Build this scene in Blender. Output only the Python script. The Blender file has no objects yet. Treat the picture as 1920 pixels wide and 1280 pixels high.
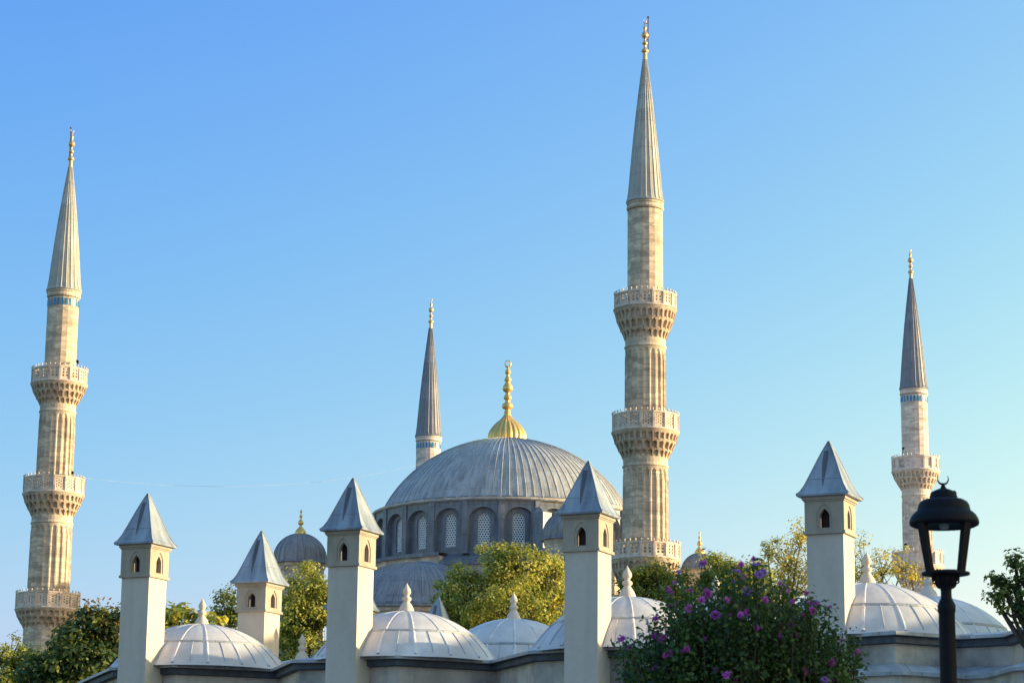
import bpy, bmesh, math, random
import numpy as np
from mathutils import Vector, Matrix
R = math.radians
SC = bpy.context.scene
COL = SC.collection
random.seed(7); rng = np.random.default_rng(7)

# ------------------------------------------------------------------ camera
PITCH, ROLL, FPX = R(12.4), 0.0108, 4500.0
EYE = Vector((0, 0, 1.65))
FW = Vector((0, math.cos(PITCH), math.sin(PITCH)))
_r0 = Vector((1, 0, 0)); _u0 = Vector((0, -math.sin(PITCH), math.cos(PITCH)))
RT = _r0*math.cos(ROLL) + _u0*math.sin(ROLL)
UP = _u0*math.cos(ROLL) - _r0*math.sin(ROLL)
cam = bpy.data.cameras.new('camera'); co = bpy.data.objects.new('camera', cam); COL.objects.link(co)
cam.sensor_fit = 'HORIZONTAL'; cam.sensor_width = 36; cam.lens = 36*FPX/1920
cam.clip_start = .5; cam.clip_end = 6000
co.matrix_world = Matrix((( RT.x, UP.x, -FW.x, EYE.x), (RT.y, UP.y, -FW.y, EYE.y), (RT.z, UP.z, -FW.z, EYE.z), (0, 0, 0, 1)))
cam.dof.use_dof = True; cam.dof.focus_distance = 150; cam.dof.aperture_fstop = 11.0
SC.camera = co

def P(px, py, Y):
    d = FW*FPX + RT*(px-960) - UP*(py-640)
    return EYE + d*(Y/d.y)
def PZ(px, py, z):
    d = FW*FPX + RT*(px-960) - UP*(py-640)
    return EYE + d*((z-EYE.z)/d.z)
def mpp(p):                      # metres per photo pixel at a point
    return (p-EYE).dot(FW)/FPX

# ------------------------------------------------------------------ world, sun
SUN_EL, SUN_AZ = R(9.0), R(88.0)          # azimuth from +Y towards +X
w = bpy.data.worlds.new('World'); SC.world = w; w.use_nodes = True
nt = w.node_tree; nt.nodes.clear()
sky = nt.nodes.new('ShaderNodeTexSky'); sky.sky_type = 'NISHITA'; sky.sun_disc = False
sky.sun_elevation = SUN_EL; sky.sun_rotation = SUN_AZ
sky.air_density = 1.6; sky.dust_density = 0.5; sky.ozone_density = 4.0; sky.altitude = 0
bg = nt.nodes.new('ShaderNodeBackground'); bg.inputs[1].default_value = 0.15
out = nt.nodes.new('ShaderNodeOutputWorld')
# grade of the sky colour: deeper blue overhead, paler towards the sun's side
def wm(op, a, b):
    nd = nt.nodes.new('ShaderNodeMath'); nd.operation = op
    for i, v in enumerate((a, b)):
        if hasattr(v, 'links'): nt.links.new(v, nd.inputs[i])
        else: nd.inputs[i].default_value = v
    return nd.outputs[0]
wtc = nt.nodes.new('ShaderNodeTexCoord'); wsx = nt.nodes.new('ShaderNodeSeparateXYZ'); nt.links.new(wtc.outputs['Generated'], wsx.inputs[0])
wx = wm('MAXIMUM', wm('MINIMUM', wsx.outputs[0], .35), -.35)
wsep = nt.nodes.new('ShaderNodeSeparateColor'); wcmb = nt.nodes.new('ShaderNodeCombineColor'); nt.links.new(sky.outputs[0], wsep.inputs[0])
for ch, (k0, gm, kx) in enumerate(((.288, 1.429, 1.38), (.280, 1.321, .767), (.855, .08, .03))):
    v = wm('POWER', wm('MAXIMUM', wm('MINIMUM', wsep.outputs[ch], (9.0, 6.5, 4.0)[ch]), (.70, 1.24, .1)[ch]), gm)
    if ch == 2: v = wm('MULTIPLY', v, wm('SUBTRACT', 1.0, wm('MULTIPLY', wm('MINIMUM', wm('MAXIMUM', wm('SUBTRACT', wsx.outputs[2], .36), 0.0), .35), .45)))
    nt.links.new(wm('MULTIPLY', wm('MULTIPLY', v, k0*3.573), wm('EXPONENT', wm('MULTIPLY', wx, kx), 0)), wcmb.inputs[ch])
nt.links.new(wcmb.outputs[0], bg.inputs[0]); nt.links.new(bg.outputs[0], out.inputs[0])
sun = bpy.data.lights.new('sun', 'SUN'); so = bpy.data.objects.new('sun', sun); COL.objects.link(so)
sun.energy = 4.2; sun.angle = R(.5); sun.color = (1.0, .83, .54)
sd = Vector((math.sin(SUN_AZ)*math.cos(SUN_EL), math.cos(SUN_AZ)*math.cos(SUN_EL), math.sin(SUN_EL)))
so.rotation_euler = sd.to_track_quat('Z', 'Y').to_euler()
SC.view_settings.view_transform = 'Standard'; SC.view_settings.look = 'None'
SC.view_settings.exposure = 0.9; SC.view_settings.gamma = 1.0
SC.cycles.max_bounces = 6; SC.cycles.transparent_max_bounces = 6

# ------------------------------------------------------------------ materials
class NT:
    def __init__(s, name):
        s.m = bpy.data.materials.new(name); s.m.use_nodes = True; s.t = s.m.node_tree
        s.b = s.t.nodes['Principled BSDF']; s.o = s.t.nodes['Material Output']
    def n(s, ty, **kw):
        nd = s.t.nodes.new(ty)
        for k, v in kw.items():
            if k in nd.inputs.keys(): nd.inputs[k].default_value = v
            else: setattr(nd, k, v)
        return nd
    def l(s, a, b): s.t.links.new(a, b)
    def mix(s, fac, a, b, mode='MIX'):
        nd = s.t.nodes.new('ShaderNodeMix'); nd.data_type = 'RGBA'; nd.blend_type = mode
        for sock, v in ((nd.inputs[0], fac), (nd.inputs[6], a), (nd.inputs[7], b)):
            if hasattr(v, 'links'): s.l(v, sock)
            elif isinstance(v, (int, float)): sock.default_value = v
            else: sock.default_value = (*v, 1)
        return nd.outputs[2]
    def ramp(s, x, p0, p1):
        nd = s.t.nodes.new('ShaderNodeMapRange'); nd.inputs[1].default_value = p0; nd.inputs[2].default_value = p1
        s.l(x, nd.inputs[0]); return nd.outputs[0]
    def noise(s, scale, detail=4, vec=None, stretch=None, rough=.55):
        nd = s.n('ShaderNodeTexNoise', Scale=scale, Detail=detail, Roughness=rough)
        tc = s.n('ShaderNodeTexCoord').outputs['Object'] if vec is None else vec
        if stretch:
            mp = s.n('ShaderNodeMapping'); mp.inputs['Scale'].default_value = stretch; s.l(tc, mp.inputs[0]); tc = mp.outputs[0]
        s.l(tc, nd.inputs['Vector']); return nd.outputs['Fac']
    def bump(s, h, strength=.3, dist=.05):
        nd = s.n('ShaderNodeBump', Strength=strength, Distance=dist); s.l(h, nd.inputs['Height']); s.l(nd.outputs[0], s.b.inputs['Normal'])

def simple(name, col, rough=.7, metal=0, var=.0, scale=3, bump=0):
    t = NT(name)
    if var:
        f = t.ramp(t.noise(scale), .35, .65)
        c = t.mix(f, tuple(c*(1-var) for c in col), tuple(min(1, c*(1+var)) for c in col)); t.l(c, t.b.inputs['Base Color'])
        if bump: t.bump(t.noise(scale*8), bump, .02)
    else: t.b.inputs['Base Color'].default_value = (*col, 1)
    t.b.inputs['Roughness'].default_value = rough; t.b.inputs['Metallic'].default_value = metal
    return t.m

def ashlar(name, c1, c2, mortar, bw=.95, rh=.42, stain=(.16, .13, .10), stain_amt=.55, streak=True):
    t = NT(name); uv = t.n('ShaderNodeTexCoord').outputs['UV']
    br = t.n('ShaderNodeTexBrick'); br.inputs['Scale'].default_value = 1.0
    br.inputs['Brick Width'].default_value = bw; br.inputs['Row Height'].default_value = rh
    br.inputs['Mortar Size'].default_value = .013; br.inputs['Mortar Smooth'].default_value = .3; br.inputs['Bias'].default_value = -.05
    br.inputs['Color1'].default_value = (*c1, 1); br.inputs['Color2'].default_value = (*c2, 1); br.inputs['Mortar'].default_value = (*mortar, 1)
    t.l(uv, br.inputs['Vector'])
    c = br.outputs['Color']
    # whole courses of a different stone
    n1 = t.noise(.9, 3, uv, (.35, 1.6, 1)); c = t.mix(t.ramp(n1, .50, .66), c, tuple(x*.50 for x in c1))
    n4 = t.noise(.8, 2, uv, (1.1, 2.4, 1)); c = t.mix(t.ramp(n4, .55, .66), c, tuple(min(1, x*1.1) for x in c1))
    n2 = t.noise(1.1, 6, None, (1, 1, .28)); sm = t.n('ShaderNodeMath', operation='MULTIPLY'); t.l(t.ramp(n2, .48, .72), sm.inputs[0]); sm.inputs[1].default_value = stain_amt
    c = t.mix(sm.outputs[0], c, stain)
    n3 = t.noise(9, 5); c = t.mix(.45, c, t.mix(t.ramp(n3, .3, .7), (.35, .35, .35), (.65, .65, .65)), 'OVERLAY')
    t.l(c, t.b.inputs['Base Color']); t.b.inputs['Roughness'].default_value = .9
    t.bump(br.outputs['Fac'], -.25, .03)
    return t.m

def leadmat(name, col, sheet=(.6, 2.2), rough=.5, streak=.5, seamcol=.45, spec=.35):
    t = NT(name); uv = t.n('ShaderNodeTexCoord').outputs['UV']
    br = t.n('ShaderNodeTexBrick'); br.offset = .5
    br.inputs['Brick Width'].default_value = sheet[0]; br.inputs['Row Height'].default_value = sheet[1]
    br.inputs['Scale'].default_value = 1; br.inputs['Mortar Size'].default_value = .018; br.inputs['Mortar Smooth'].default_value = .4
    br.inputs['Color1'].default_value = (*[c*.88 for c in col], 1); br.inputs['Color2'].default_value = (*[c*1.12 for c in col], 1)
    br.inputs['Mortar'].default_value = (*[c*seamcol for c in col], 1)
    t.l(uv, br.inputs['Vector']); c = br.outputs['Color']
    n = t.noise(1.2, 6, uv, (2.2, .35, 1)); c = t.mix(streak, c, t.mix(t.ramp(n, .35, .68), (.22, .22, .23), (.72, .72, .71)), 'OVERLAY')
    n2 = t.noise(.55, 5); c = t.mix(t.ramp(n2, .52, .75), c, tuple(x*1.25 for x in col))
    n5 = t.noise(2.6, 6, None, (1, 1, .6)); sm5 = t.n('ShaderNodeMath', operation='MULTIPLY'); t.l(t.ramp(n5, .5, .7), sm5.inputs[0]); sm5.inputs[1].default_value = .5
    c = t.mix(sm5.outputs[0], c, tuple(x*.72 for x in col))
    t.l(c, t.b.inputs['Base Color'])
    t.l(t.ramp(n, -.2, 1.4), t.b.inputs['Roughness']); t.b.inputs['Roughness'].default_value = rough
    t.b.inputs['Specular IOR Level'].default_value = spec
    t.bump(t.noise(3.5, 3), .35, .04)
    return t.m

def plaster(name, col, dirt, amt=.5, scale=.8, stretch=(1, 1, .3)):
    t = NT(name)
    n = t.noise(scale, 7, None, stretch); n2 = t.noise(5, 6)
    sm = t.n('ShaderNodeMath', operation='MULTIPLY'); t.l(t.ramp(n, .45, .75), sm.inputs[0]); sm.inputs[1].default_value = amt
    c = t.mix(sm.outputs[0], col, dirt)
    c = t.mix(.25, c, t.mix(t.ramp(n2, .3, .7), (.38, .38, .38), (.6, .6, .6)), 'OVERLAY')
    n3 = t.noise(1.0, 6, None, (3.2, 3.2, .14)); sm3 = t.n('ShaderNodeMath', operation='MULTIPLY'); t.l(t.ramp(n3, .5, .72), sm3.inputs[0]); sm3.inputs[1].default_value = .3
    c = t.mix(sm3.outputs[0], c, dirt)
    t.l(c, t.b.inputs['Base Color']); t.b.inputs['Roughness'].default_value = .92
    t.bump(t.noise(14, 6), .15, .02)
    return t.m

def leafmat(name, dark, mid, light, trans=.4):
    t = NT(name)
    a = t.n('ShaderNodeAttribute', attribute_name='tint')
    cr = t.n('ShaderNodeValToRGB'); e = cr.color_ramp.elements
    e[0].position = .05; e[0].color = (*dark, 1); e[1].position = .95; e[1].color = (*light, 1)
    x = e.new(.5); x.color = (*mid, 1)
    t.l(a.outputs['Fac'], cr.inputs[0]); t.l(cr.outputs[0], t.b.inputs['Base Color'])
    t.b.inputs['Roughness'].default_value = .5; t.b.inputs['Specular IOR Level'].default_value = .35
    tr = t.n('ShaderNodeBsdfTranslucent'); c2 = t.mix(.6, cr.outputs[0], (light[0]*1.5, light[1]*1.5, light[2]*.8)); t.l(c2, tr.inputs[0])
    mx = t.n('ShaderNodeMixShader'); mx.inputs[0].default_value = trans
    t.l(t.b.outputs[0], mx.inputs[1]); t.l(tr.outputs[0], mx.inputs[2]); t.l(mx.outputs[0], t.o.inputs[0])
    return t.m

M = {}
M['stone'] = ashlar('weathered limestone', (.80, .64, .44), (.50, .395, .28), (.30, .235, .165), stain=(.30, .235, .165), stain_amt=.6)
M['stone_carved'] = ashlar('carved limestone', (.66, .52, .37), (.52, .40, .285), (.34, .26, .19), 3, 3, stain=(.20, .155, .11), stain_amt=.8)
M['stone_clean'] = ashlar('cleaned limestone', (.86, .72, .58), (.70, .58, .47), (.40, .33, .26), stain=(.55, .46, .38), stain_amt=.25)
M['stone_clean_carved'] = ashlar('cleaned carved limestone', (.76, .64, .52), (.70, .59, .48), (.55, .46, .38), 3, 3, stain=(.45, .37, .3), stain_amt=.3)
M['parapet'] = ashlar('parapet marble', (.80, .65, .50), (.72, .58, .44), (.55, .44, .33), 2.5, 2.5, stain=(.38, .30, .22), stain_amt=.35)
M['parapet_clean'] = ashlar('parapet clean marble', (.86, .72, .60), (.82, .68, .57), (.62, .52, .43), 2.5, 2.5, stain=(.55, .46, .38), stain_amt=.12)
M['spire_pale'] = leadmat('pale lead spire', (.50, .48, .40), (50, 2.1), .45, .4)
M['spire_dark'] = leadmat('dark slate lead spire', (.26, .265, .29), (50, 2.1), .45, .35)
M['lead_dome'] = leadmat('grey lead dome sheets', (.42, .42, .395), (.76, 2.3), .5, .6)
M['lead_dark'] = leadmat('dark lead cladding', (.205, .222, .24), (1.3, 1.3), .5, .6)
M['lead_small'] = leadmat('blue grey lead', (.27, .265, .265), (.5, 1.8), .5, .5)
M['lead_roof'] = leadmat('chimney roof lead', (.325, .36, .395), (50, 50), .45, .8)
M['lead_streak'] = leadmat('tarnished lead strip', (.14, .13, .13), (50, 50), .5, .8)
M['lead_white'] = leadmat('pale lead dome', (.75, .70, .655), (.9, 30), .5, .65, .6)
M['lead_eave'] = leadmat('lead eave', (.46, .46, .45), (1.4, 30), .5, .5)
M['shaded_fascia'] = simple('dark fascia', (.075, .085, .10), .7, 0, .25, 4)  # near black: the shadow under the eave is put into this colour
M['gold'] = simple('gilded copper', (.95, .58, .17), .42, .65, .12, 6)
M['copper'] = simple('tarnished gilded copper', (.88, .50, .20), .42, .7, .15, 6)
M['plaster'] = plaster('cream plaster', (.69, .585, .47), (.50, .41, .32), .6)
M['chimney_stone'] = plaster('chimney head stone', (.47, .39, .29), (.30, .245, .18), .7, 1.6, (1, 1, .5))
M['wall'] = plaster('stained bathhouse wall', (.66, .57, .47), (.17, .15, .13), 1.0, .7, (1, 1, .9))
M['finial_stone'] = plaster('pale stone finial', (.74, .62, .50), (.56, .46, .37), .4, 2)
M['dark_lining'] = simple('dark inside', (.09, .06, .055), .95)
M['lattice'] = simple('white plaster lattice', (.86, .85, .80), .8, 0, .06, 5)
M['pane'] = simple('dark window glass', (.03, .035, .045), .15)
M['tile'] = simple('blue glazed tile', (.03, .22, .42), .3, 0, .35, 4)
M['iron'] = simple('black painted iron', (.006, .006, .009), .6, 0, .3, 9)
M['rust'] = simple('dark bolts', (.07, .06, .055), .6)
M['lens'] = simple('frosted lamp glass', (.5, .5, .48), .4)
M['bark'] = simple('bark', (.09, .07, .05), .95, 0, .35, 6, .4)
M['bark_pale'] = simple('pale bark', (.22, .19, .14), .95, 0, .3, 6, .4)
M['iron'].node_tree.nodes['Principled BSDF'].inputs['Specular IOR Level'].default_value = .2
M['paving'] = ashlar('granite paving', (.25, .24, .23), (.20, .19, .18), (.1, .1, .09), 1.2, .6)
M['grass'] = simple('dry lawn', (.07, .09, .03), 1, 0, .35, 1.5)
M['leaf_gold'] = leafmat('yellow green leaves', (.035, .07, .012), (.17, .235, .034), (.80, .70, .18), .36)
M['leaf_green'] = leafmat('mid green leaves', (.03, .07, .012), (.14, .20, .028), (.64, .58, .13), .36)
M['leaf_dark'] = leafmat('dark green leaves', (.018, .05, .014), (.075, .13, .026), (.36, .36, .08), .3)
M['leaf_olive'] = leafmat('olive leaves', (.16, .16, .03), (.42, .37, .06), (.80, .64, .14), .45)
M['leaf_shrub'] = leafmat('shrub leaves', (.016, .045, .012), (.05, .105, .022), (.16, .22, .05), .3)
M['leaf_rusty'] = leafmat('rusty leaves', (.10, .03, .02), (.20, .07, .03), (.35, .22, .05))
M['petal'] = leafmat('magenta petals', (.36, .02, .28), (.58, .08, .50), (.82, .32, .76), .35)
M['petal_violet'] = leafmat('violet petals', (.24, .07, .42), (.38, .15, .58), (.58, .38, .76), .35)

# ------------------------------------------------------------------ mesh helpers
class MB:
    def __init__(s): s.v = []; s.f = []; s.uv = []; s.sm = []
    def add(s, vs, fs, uvs=None, smooth=False):
        o = len(s.v); s.v += [tuple(v) for v in vs]
        for i, f in enumerate(fs):
            s.f.append(tuple(o+k for k in f)); s.sm.append(smooth)
            s.uv.append(uvs[i] if uvs else None)
    def quad(s, a, b, c, d, uv=None): s.add([a, b, c, d], [(0, 1, 2, 3)], [uv] if uv else None)
    def lathe(s, c, prof, n=32, smooth=True, a0=0, a1=2*math.pi, uref=None, rot=0):
        cx, cy = c[0], c[1]; full = abs(a1-a0-2*math.pi) < 1e-6; m = n if full else n+1
        vs = []; L = [0]
        for i in range(1, len(prof)): L.append(L[-1]+math.hypot(prof[i][0]-prof[i-1][0], prof[i][1]-prof[i-1][1]))
        ur = uref or max(p[0] for p in prof)
        for r, z in prof:
            for j in range(m):
                a = a0+rot+(a1-a0)*j/n; vs.append((cx+r*math.sin(a), cy-r*math.cos(a), z))
        fs = []; us = []
        for i in range(len(prof)-1):
            for j in range(n):
                k = (j+1) % m if full else j+1
                fs.append((i*m+j, i*m+k, (i+1)*m+k, (i+1)*m+j))
                u0 = (a1-a0)*j/n*ur; u1 = (a1-a0)*(j+1)/n*ur
                us.append(((u0, L[i]), (u1, L[i]), (u1, L[i+1]), (u0, L[i+1])))
        s.add(vs, fs, us, smooth)
    def box(s, c, sx, sy, sz, ax=(1, 0), z0=None):      # ax: direction of local x in plan; z from c.z upward
        X = Vector((ax[0], ax[1], 0)).normalized(); Yv = Vector((-X.y, X.x, 0)); c = Vector(c); vs = []
        for k in (0, sz):
            for (a, b) in ((-1, -1), (1, -1), (1, 1), (-1, 1)): vs.append(c+X*(a*sx/2)+Yv*(b*sy/2)+Vector((0, 0, k)))
        s.add(vs, [(0, 3, 2, 1), (4, 5, 6, 7), (0, 1, 5, 4), (1, 2, 6, 5), (2, 3, 7, 6), (3, 0, 4, 7)])
    def tube(s, pts, rad, n=6, smooth=True, cap=True):
        pts = [Vector(p) for p in pts]; rr = rad if isinstance(rad, (list, tuple)) else [rad]*len(pts); vs = []; up = None
        for i, p in enumerate(pts):
            t = (pts[min(i+1, len(pts)-1)]-pts[max(i-1, 0)]).normalized()
            if up is None: up = Vector((0, 0, 1)) if abs(t.z) < .9 else Vector((1, 0, 0))
            a = t.cross(up).normalized(); b = a.cross(t); up = b
            for j in range(n):
                q = 2*math.pi*j/n; vs.append(p+(a*math.cos(q)+b*math.sin(q))*rr[i])
        fs = [(i*n+j, i*n+(j+1) % n, (i+1)*n+(j+1) % n, (i+1)*n+j) for i in range(len(pts)-1) for j in range(n)]
        if cap: fs += [tuple(range(n)), tuple((len(pts)-1)*n+j for j in reversed(range(n)))]
        s.add(vs, fs, None, smooth)
    def ball(s, c, r, n=8, sz=1):
        s.lathe((c[0], c[1]), [(max(.0001, r*math.sin(t)), c[2]-r*sz*math.cos(t)) for t in np.linspace(0.0, math.pi, n//2+1)], n)
    def build(s, name, mat, parent=None, solid=0):
        me = bpy.data.meshes.new(name); off = Vector((0, 0, 0)); q = parent
        while q: off += q.location; q = q.parent
        me.from_pydata([(v[0]-off.x, v[1]-off.y, v[2]-off.z) for v in s.v], [], s.f)
        ul = me.uv_layers.new(name='UVMap'); buf = np.zeros(len(me.loops)*2, 'f'); i = 0
        for f, u in zip(s.f, s.uv):
            if u is None:
                a, b, c = (Vector(s.v[k]) for k in f[:3]); nn = (b-a).cross(c-a)
                hz = abs(nn.z) > .8*nn.length
                if not hz:
                    tx = Vector((-nn.y, nn.x, 0)); tx = tx.normalized() if tx.length else Vector((1, 0, 0))
                for k in f:
                    v = s.v[k]
                    buf[i:i+2] = (v[0], v[1]) if hz else (v[0]*tx.x+v[1]*tx.y, v[2]); i += 2
            else:
                for k in range(len(f)): buf[i:i+2] = u[k]; i += 2
        ul.data.foreach_set('uv', buf); me.polygons.foreach_set('use_smooth', np.array(s.sm, bool))
        me.validate(); me.update()
        o = bpy.data.objects.new(name, me); COL.objects.link(o)
        if mat: me.materials.append(mat)
        if parent: o.parent = parent
        if solid:
            md = o.modifiers.new('thickness', 'SOLIDIFY'); md.thickness = solid; md.offset = -1
        return o

def thing(name, label, cat, loc=(0, 0, 0), group=None):
    o = bpy.data.objects.new(name, None); COL.objects.link(o); o.location = loc; o['label'] = label; o['category'] = cat
    o.empty_display_size = .5
    if group: o['group'] = group
    return o
def tag(o, label, cat, group=None):
    o['label'] = label; o['category'] = cat
    if group: o['group'] = group
    return o
def pol(c, r, a, z): return Vector((c[0]+r*math.sin(a), c[1]-r*math.cos(a), z))

def arch(u, w, sill, spring, apex, n=5, pointed=True, ogee=False):
    pts = [(u-w/2, sill), (u-w/2, spring)]
    for i in range(1, 2*n):
        t = i/n-1                                    # -1..1
        if pointed:
            k = 1-abs(t); h = math.sin(k*math.pi/2)**(.75 if not ogee else 1.0)
            if ogee: h = .72*math.sin(min(1, k*1.25)*math.pi/2)+.28*k**3
            pts.append((u+t*w/2, spring+(apex-spring)*h))
        else: pts.append((u-w/2*math.cos(math.pi*i/(2*n)), spring+(apex-spring)*math.sin(math.pi*i/(2*n))))
    return pts+[(u+w/2, spring), (u+w/2, sill)]
def face_hole(mb, mp, u0, u1, v0, v1, pts, d=0):
    q = lambda a, b, c, e: mb.quad(mp(*a, d), mp(*b, d), mp(*c, d), mp(*e, d), (a, b, c, e))
    sill = pts[0][1]; ul = pts[0][0]; ur = pts[-1][0]
    if sill > v0+1e-6: q((u0, v0), (u1, v0), (u1, sill), (u0, sill))
    q((u0, sill), (ul, sill), (ul, v1), (u0, v1)); q((ur, sill), (u1, sill), (u1, v1), (ur, v1))
    for a, b in zip(pts[1:-2], pts[2:-1]): q(a, b, (b[0], v1), (a[0], v1))
def reveal(mb, mp, pts, d0, d1, sill=True):
    pp = pts+[pts[0]] if sill else pts
    for a, b in zip(pp[:-1], pp[1:]): mb.quad(mp(*a, d0), mp(*a, d1), mp(*b, d1), mp(*b, d0), ((0, a[1]), (d1-d0, a[1]), (d1-d0, b[1]), (0, b[1])))

# ------------------------------------------------------------------ ground
g = MB(); n = 12
g.quad((-2500, -400, -.02), (2500, -400, -.02), (2500, 4500, -.02), (-2500, 4500, -.02))
o = g.build('ground', M['grass']); o['kind'] = 'structure'
g = MB(); g.quad((-60, -20, 0), (60, -20, 0), (60, 57, 0), (-60, 57, 0))
o = g.build('paved_plaza', M['paving']); o['kind'] = 'structure'

# ------------------------------------------------------------------ minarets
def crescent(mb, c, r, t, ang=0):
    # open ring, horns up, in the plane facing the viewer
    pts = []; rad = []
    for i in range(15):
        a = R(-90-150+300*i/14); pts.append((c[0]+r*math.cos(a)*math.cos(ang), c[1]+r*math.cos(a)*math.sin(ang), c[2]+r*math.sin(a))); rad.append(t*(1-.85*abs(i-7)/7))
    mb.tube(pts, rad, 5)

def fluted(mb, c, r0, r1, z0, z1, k=20, arch_h=None):
    us = [-.5, -.43, -.37, -.22, 0, .22, .37, .43]
    H = z1-z0; ah = arch_h or .95
    rows = [0, .25, .26, H*.33, H*.66, H-ah-.16]+[H-.16-ah+ah*i/9 for i in range(1, 10)]+[H]
    vs = []; m = k*len(us)
    def rec(u, h):
        if h < .255 or h > H-.155: return 0
        top = H-.16; lim = .40 if h < top-ah else .40*math.sqrt(max(0, 1-((h-(top-ah))/ah)**1.6))
        d = lim-abs(u)
        if d <= 0: return .0
        return -.05-.05*math.cos(u*math.pi)
    for h in rows:
        rb = r0+(r1-r0)*h/H
        for j in range(k):
            for u in us:
                a = (j+u)*2*math.pi/k; r = rb+rec(u, h)+(.025 if .36 < abs(u) < .45 and .255 < h < H-.16-ah*.4 else 0)
                vs.append((c[0]+r*math.sin(a), c[1]-r*math.cos(a), z0+h))
    fs = []; uv = []
    for i in range(len(rows)-1):
        for j in range(m):
            q = (j+1) % m; fs.append((i*m+j, i*m+q, (i+1)*m+q, (i+1)*m+j))
            a, b = j/m*2*math.pi*r0, (j+1)/m*2*math.pi*r0; uv.append(((a, z0+rows[i]), (b, z0+rows[i]), (b, z0+rows[i+1]), (a, z0+rows[i+1])))
    mb.add(vs, fs, uv)

def corbel(mb, c, r0, r1, z0, z1, k=24, tiers=3):
    """stalactite corbel: tiers of hanging niches, each under a thin ring"""
    H = z1-z0; tz = [0, .30, .66, 1.0]; tr = [0, .34, .74, 1.0]
    prof = [(r0-.02, z0-.12)]
    for i in range(tiers):
        ra, rb = r0+(r1-r0)*tr[i], r0+(r1-r0)*tr[i+1]; za, zb = z0+H*tz[i], z0+H*tz[i+1]; h = zb-za
        prof += [(ra-.06, za), (ra-.05+(rb-ra)*.12, za+h*.55), (ra+(rb-ra)*.55, zb-h*.14), (rb+.02, zb-h*.13), (rb+.03, zb-.01)]
        kk = k if i < 2 else int(k*1.34); st = 2*math.pi/kk; o = .5 if i % 2 else 0
        for j in range(kk):
            a = (j+o)*st; V = []
            rows = ((rb+.0, zb-h*.12, .50), (ra+(rb-ra)*.80, za+h*.60, .34), (ra+(rb-ra)*.42, za+h*.22, .30), (ra+.06, za-h*.10, .16))
            for rad, z, w in rows: V += [pol(c, rad, a-st*w/2, z), pol(c, rad, a+st*w/2, z)]
            for rad, z, w in rows: V += [pol(c, ra-.12, a-st*w/2, z), pol(c, ra-.12, a+st*w/2, z)]
            fs = []
            for q in range(3): fs += [(2*q+2, 2*q+3, 2*q+1, 2*q), (2*q+2, 2*q, 2*q+8, 2*q+10), (2*q+1, 2*q+3, 2*q+11, 2*q+9)]
            mb.add(V, fs+[(6, 14, 15, 7)])
            # pointed hood over each niche between two pendants
            b = a+st*.5; V = [pol(c, rb-.005, b-st*.26, zb-h*.12), pol(c, rb-.005, b+st*.26, zb-h*.12), pol(c, ra+(rb-ra)*.86, b+st*.26, zb-h*.42), pol(c, ra+(rb-ra)*.90, b, zb-h*.22), pol(c, ra+(rb-ra)*.86, b-st*.26, zb-h*.42)]
            mb.add(V, [(0, 4, 3), (0, 3, 1), (1, 3, 2)])
    prof += [(r1+.08, z1+.04), (r1+.08, z1+.12), (r0*.8, z1+.14)]
    mb.lathe(c, prof, k*3, False)

def parapet(mb, c, r, z0, z1, style, k=16):
    H = z1-z0; wl = 2*r*math.sin(math.pi/k)
    if style == 'six': uc = [0, .22, .27, .45, .55, .73, .78, 1]; uc = [0, .2, .24, .42, .58, .76, .8, 1]; vc = [0, .20, .26, .42, .50, .66, .74, .90, .94, 1]; holes = lambda i, j: i in (2, 4) and j in (2, 4, 6)
    elif style == 'lattice':
        nn = 7; uc = [0]+[.16+.68*i/nn for i in range(nn+1)]+[1]; vc = [0]+[.22+.66*i/nn for i in range(nn+1)]+[1]
        holes = lambda i, j: 1 <= i <= nn and 1 <= j <= nn and (i % 2 == 1) and ((j+(i//2)) % 2 == 1)
    elif style == 'key':
        nn = 7; uc = [.0]+[.03+.94*i/nn for i in range(nn+1)]+[1]; vc = [0]+[.26+.6*i/nn for i in range(nn+1)]+[1]
        holes = lambda i, j: 1 <= i <= nn and 1 <= j <= nn and (i % 2 == 1) and ((j+i//2) % 2 == 1)
    else: uc = [0, .2, .8, 1]; vc = [0, .2, .88, 1]; holes = lambda i, j: False
    for s in range(k):
        a0, a1 = (s-.5)*2*math.pi/k, (s+.5)*2*math.pi/k; A = pol(c, r, a0, z0); B = pol(c, r, a1, z0)
        nrm = Vector((math.sin((a0+a1)/2), -math.cos((a0+a1)/2), 0))
        def pt(i, j, d=0): return A.lerp(B, uc[i])+Vector((0, 0, H*vc[j]))-nrm*d
        fs = []
        for i in range(len(uc)-1):
            for j in range(len(vc)-1):
                if holes(i, j):
                    for (p, q) in (((i, j), (i+1, j)), ((i+1, j), (i+1, j+1)), ((i+1, j+1), (i, j+1)), ((i, j+1), (i, j))):
                        mb.quad(pt(*q), pt(*p), pt(*p, .14), pt(*q, .14))
                else:
                    dd = .05 if (style == 'blind' and i == 1 and j == 1) else 0
                    mb.quad(pt(i, j, dd), pt(i+1, j, dd), pt(i+1, j+1, dd), pt(i, j+1, dd))
                    mb.quad(pt(i+1, j, .14), pt(i, j, .14), pt(i, j+1, .14), pt(i+1, j+1, .14))
        # corner pilaster
        mb.box(pol(c, r+.0, a0, z0), .16, .12, H+.02, (math.cos(a0), math.sin(a0)))
    mb.lathe(c, [(r-.16, z1), (r+.07, z1), (r+.07, z1+.10), (r-.16, z1+.10)], k, False, rot=math.pi/k)
    mb.lathe(c, [(r-.1, z0-.16), (r+.07, z0-.16), (r+.10, z0-.03), (r+.02, z0+.05)], k*2, False)
    mb.lathe(c, [(r*.55, z0-.02), (r-.02, z0-.02)], k, False)

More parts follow.
